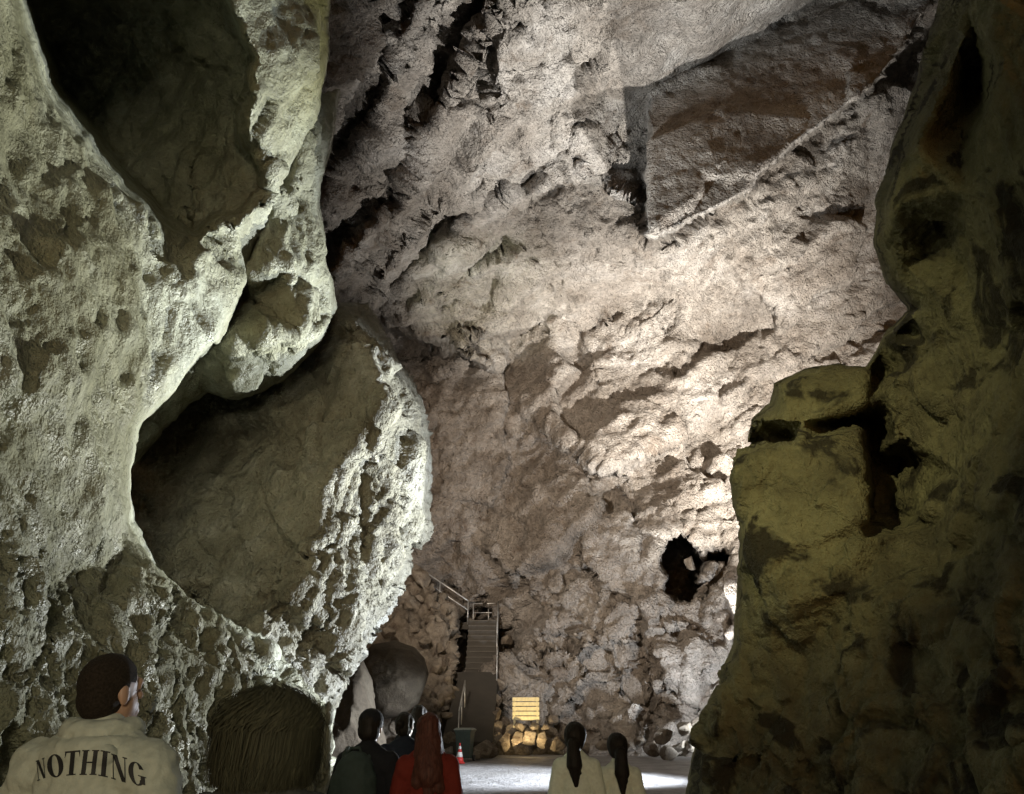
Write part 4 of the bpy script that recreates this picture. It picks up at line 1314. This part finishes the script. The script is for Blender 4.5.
# --- two women in pale coats
def tail(bw_, L, sway):
    def f(bm, T):
        capsule(bm, T((0, -0.060, 0.005)), T((0.002, -0.078, -0.03)), 0.020, 0.024)
        capsule(bm, T((0.002, -0.078, -0.03)), T((sway * 0.5, -0.088, -0.03 - L * 0.5)), 0.026 * bw_, 0.033 * bw_)
        capsule(bm, T((sway * 0.5, -0.088, -0.03 - L * 0.5)), T((sway, -0.086, -0.03 - L)), 0.032 * bw_, 0.012)
        capsule(bm, T((sway * 0.6, -0.088, -0.06 - L * 0.5)), T((sway + 0.026, -0.084, -L * 0.86)), 0.018 * bw_, 0.007)
    return f
w1 = person('taller woman in a pale sage coat with a long black ponytail', 575, 723, 7.4, R(-3), Fig(1.62, 0.03, 0.84), (R(2), 0, R(-12)), dict(BASE, coat=C_sage), coat_hem=0.40, bulk=0.90, fine=0.009, seed=71)
w1['long'] = True
hair_cap(w1, HAIRD, g=0.013, noise_amp=0.002, extra=tail(1.25, 0.19, 0.012))
w2 = person('shorter woman in a pale sage coat with a straight black ponytail', 617, 734, 7.5, R(2), Fig(1.53, 0.03, 0.84), (R(-4), 0, R(4)), dict(BASE, coat=C_sage), coat_hem=0.40, bulk=0.90, fine=0.009, seed=81)
w2['long'] = True
hair_cap(w2, HAIRD, g=0.013, noise_amp=0.002, extra=tail(1.25, 0.20, 0.0))
# ------------------------------------------------------------------ light
W = bpy.data.worlds.new('World')
S.world = W
W.use_nodes = True
wnt = W.node_tree
sky = wnt.nodes.new('ShaderNodeTexSky')
sky.sky_type = 'NISHITA'
sky.sun_disc = False
sky.sun_elevation = R(4)
sky.sun_rotation = R(180)
wnt.links.new(sky.outputs[0], wnt.nodes['Background'].inputs[0])
wnt.nodes['Background'].inputs[1].default_value = 0.04

def flood(name, loc, target, watts, col, cone=90, blend=0.6, radius=0.25):
    l = bpy.data.lights.new(name, 'SPOT')
    l.energy = watts; l.color = col; l.spot_size = R(cone); l.spot_blend = blend; l.shadow_soft_size = radius
    o = bpy.data.objects.new(name, l)
    COL.objects.link(o)
    o.location = loc
    o.rotation_euler = (Vector(target) - Vector(loc)).to_track_quat('-Z', 'Y').to_euler()
    return o

COOL = (0.84, 0.91, 1.0)
OLIVE = (1.0, 0.93, 0.62)
flood('floodlight_or_fill', (8.6, 16.4, 1.4), (-1.0, 11.0, 3.2), 22000, COOL, 50, 0.8)
flood('floodlight_or_fill', (5.8, 21.0, 1.6), (-0.7, 7.0, 1.6), 4200, COOL, 13, 0.7, 0.15)  # extra lamp added to rim the visitors
flood('floodlight_or_fill', (6.2, 18.8, 2.6), (-6.4, 3.2, 7.4), 14000, (0.97, 0.99, 0.84), 32, 1.0)
flood('floodlight_or_fill', (6.2, 18.6, 1.4), (-2.9, 6.6, 2.0), 8000, (0.93, 0.97, 0.95), 24, 1.0)
flood('floodlight_or_fill', (6.6, 14.0, 2.4), (-1.9, 7.4, 9.6), 6000, (1.0, 0.97, 0.52), 18, 1.0)
flood('floodlight_or_fill', (9.0, 22.0, 4.5), (-0.8, 25.0, 0.6), 30000, COOL, 48, 1.0)
flood('floodlight_or_fill', (8.2, 29.0, 1.2), (6.6, 35.5, 5.0), 6000, COOL, 80, 0.9)
flood('floodlight_or_fill', (14.0, 28.0, 6.0), (10.5, 41, 21.5), 54000, (1.0, 0.95, 0.89), 74, 1.0)
flood('floodlight_or_fill', (8.3, 33.5, 1.8), (6, 30, 26), 38000, (0.98, 0.97, 0.94), 80, 0.9)
flood('floodlight_or_fill', (9.5, 19.5, 2.0), (4.0, 21.5, 25), 42000, (0.97, 0.98, 0.98), 52, 1.0)
flood('floodlight_or_fill', (-4.0, 19.0, 9.0), (4, 42, 13), 15000, (1.0, 0.86, 0.72), 75, 0.9, 0.6)  # added warm fill for the back wall, unseen behind the boulder
flood('floodlight_or_fill', (-3.5, 18.5, 8.0), (-1.0, 36.5, 23.5), 9000, (0.94, 1.0, 0.74), 24, 0.9, 0.3)  # added green-tinted fill to colour the mound on the wall
flood('floodlight_or_fill', (-3.5, 18.5, 8.0), (8.0, 24.5, 22), 19000, (0.90, 0.96, 1.0), 36, 0.9, 0.6)  # added fill to lift the face of the hanging block
flood('floodlight_or_fill', (-2.2, 0.5, 8.0), (2.7, 7.4, 4.5), 1700, (1.0, 0.93, 0.50), 33, 1.0, 0.08)
flood('floodlight_or_fill', (-0.6, -3.0, 6.0), (-2.5, 10.8, 4.5), 800, (1.0, 0.95, 0.66), 26, 1.0, 0.1)  # added fill spot to brighten the boulder's dark side
flood('floodlight_or_fill', (0.8, -6.0, 2.6), (-3.3, 7, 3.8), 1000, (1.0, 0.94, 0.70), 62, 0.9, 0.8)  # added soft warm fill behind the camera, no fitting there

lp = bpy.data.lights.new('board_lamp', 'SPOT'); lp.energy = 190; lp.color = (1.0, 0.74, 0.38); lp.shadow_soft_size = 0.06; lp.spot_size = R(130); lp.spot_blend = 0.8
lo_ = bpy.data.objects.new('board_lamp', lp); COL.objects.link(lo_)
lo_.location = at(527, 744, 33.2); lo_.rotation_euler = (at(526, 726, 35.0) - lo_.location).to_track_quat('-Z', 'Y').to_euler()

S.view_settings.view_transform = 'Standard'
S.view_settings.look = 'None'
S.view_settings.gamma = 1
S.view_settings.exposure = 0
S.render.engine = 'CYCLES'
S.cycles.use_denoising = True
S.cycles.max_bounces = 4
S.cycles.diffuse_bounces = 2
S.cycles.adaptive_threshold = 0.03
S.cycles.caustics_reflective = False
S.cycles.caustics_refractive = False
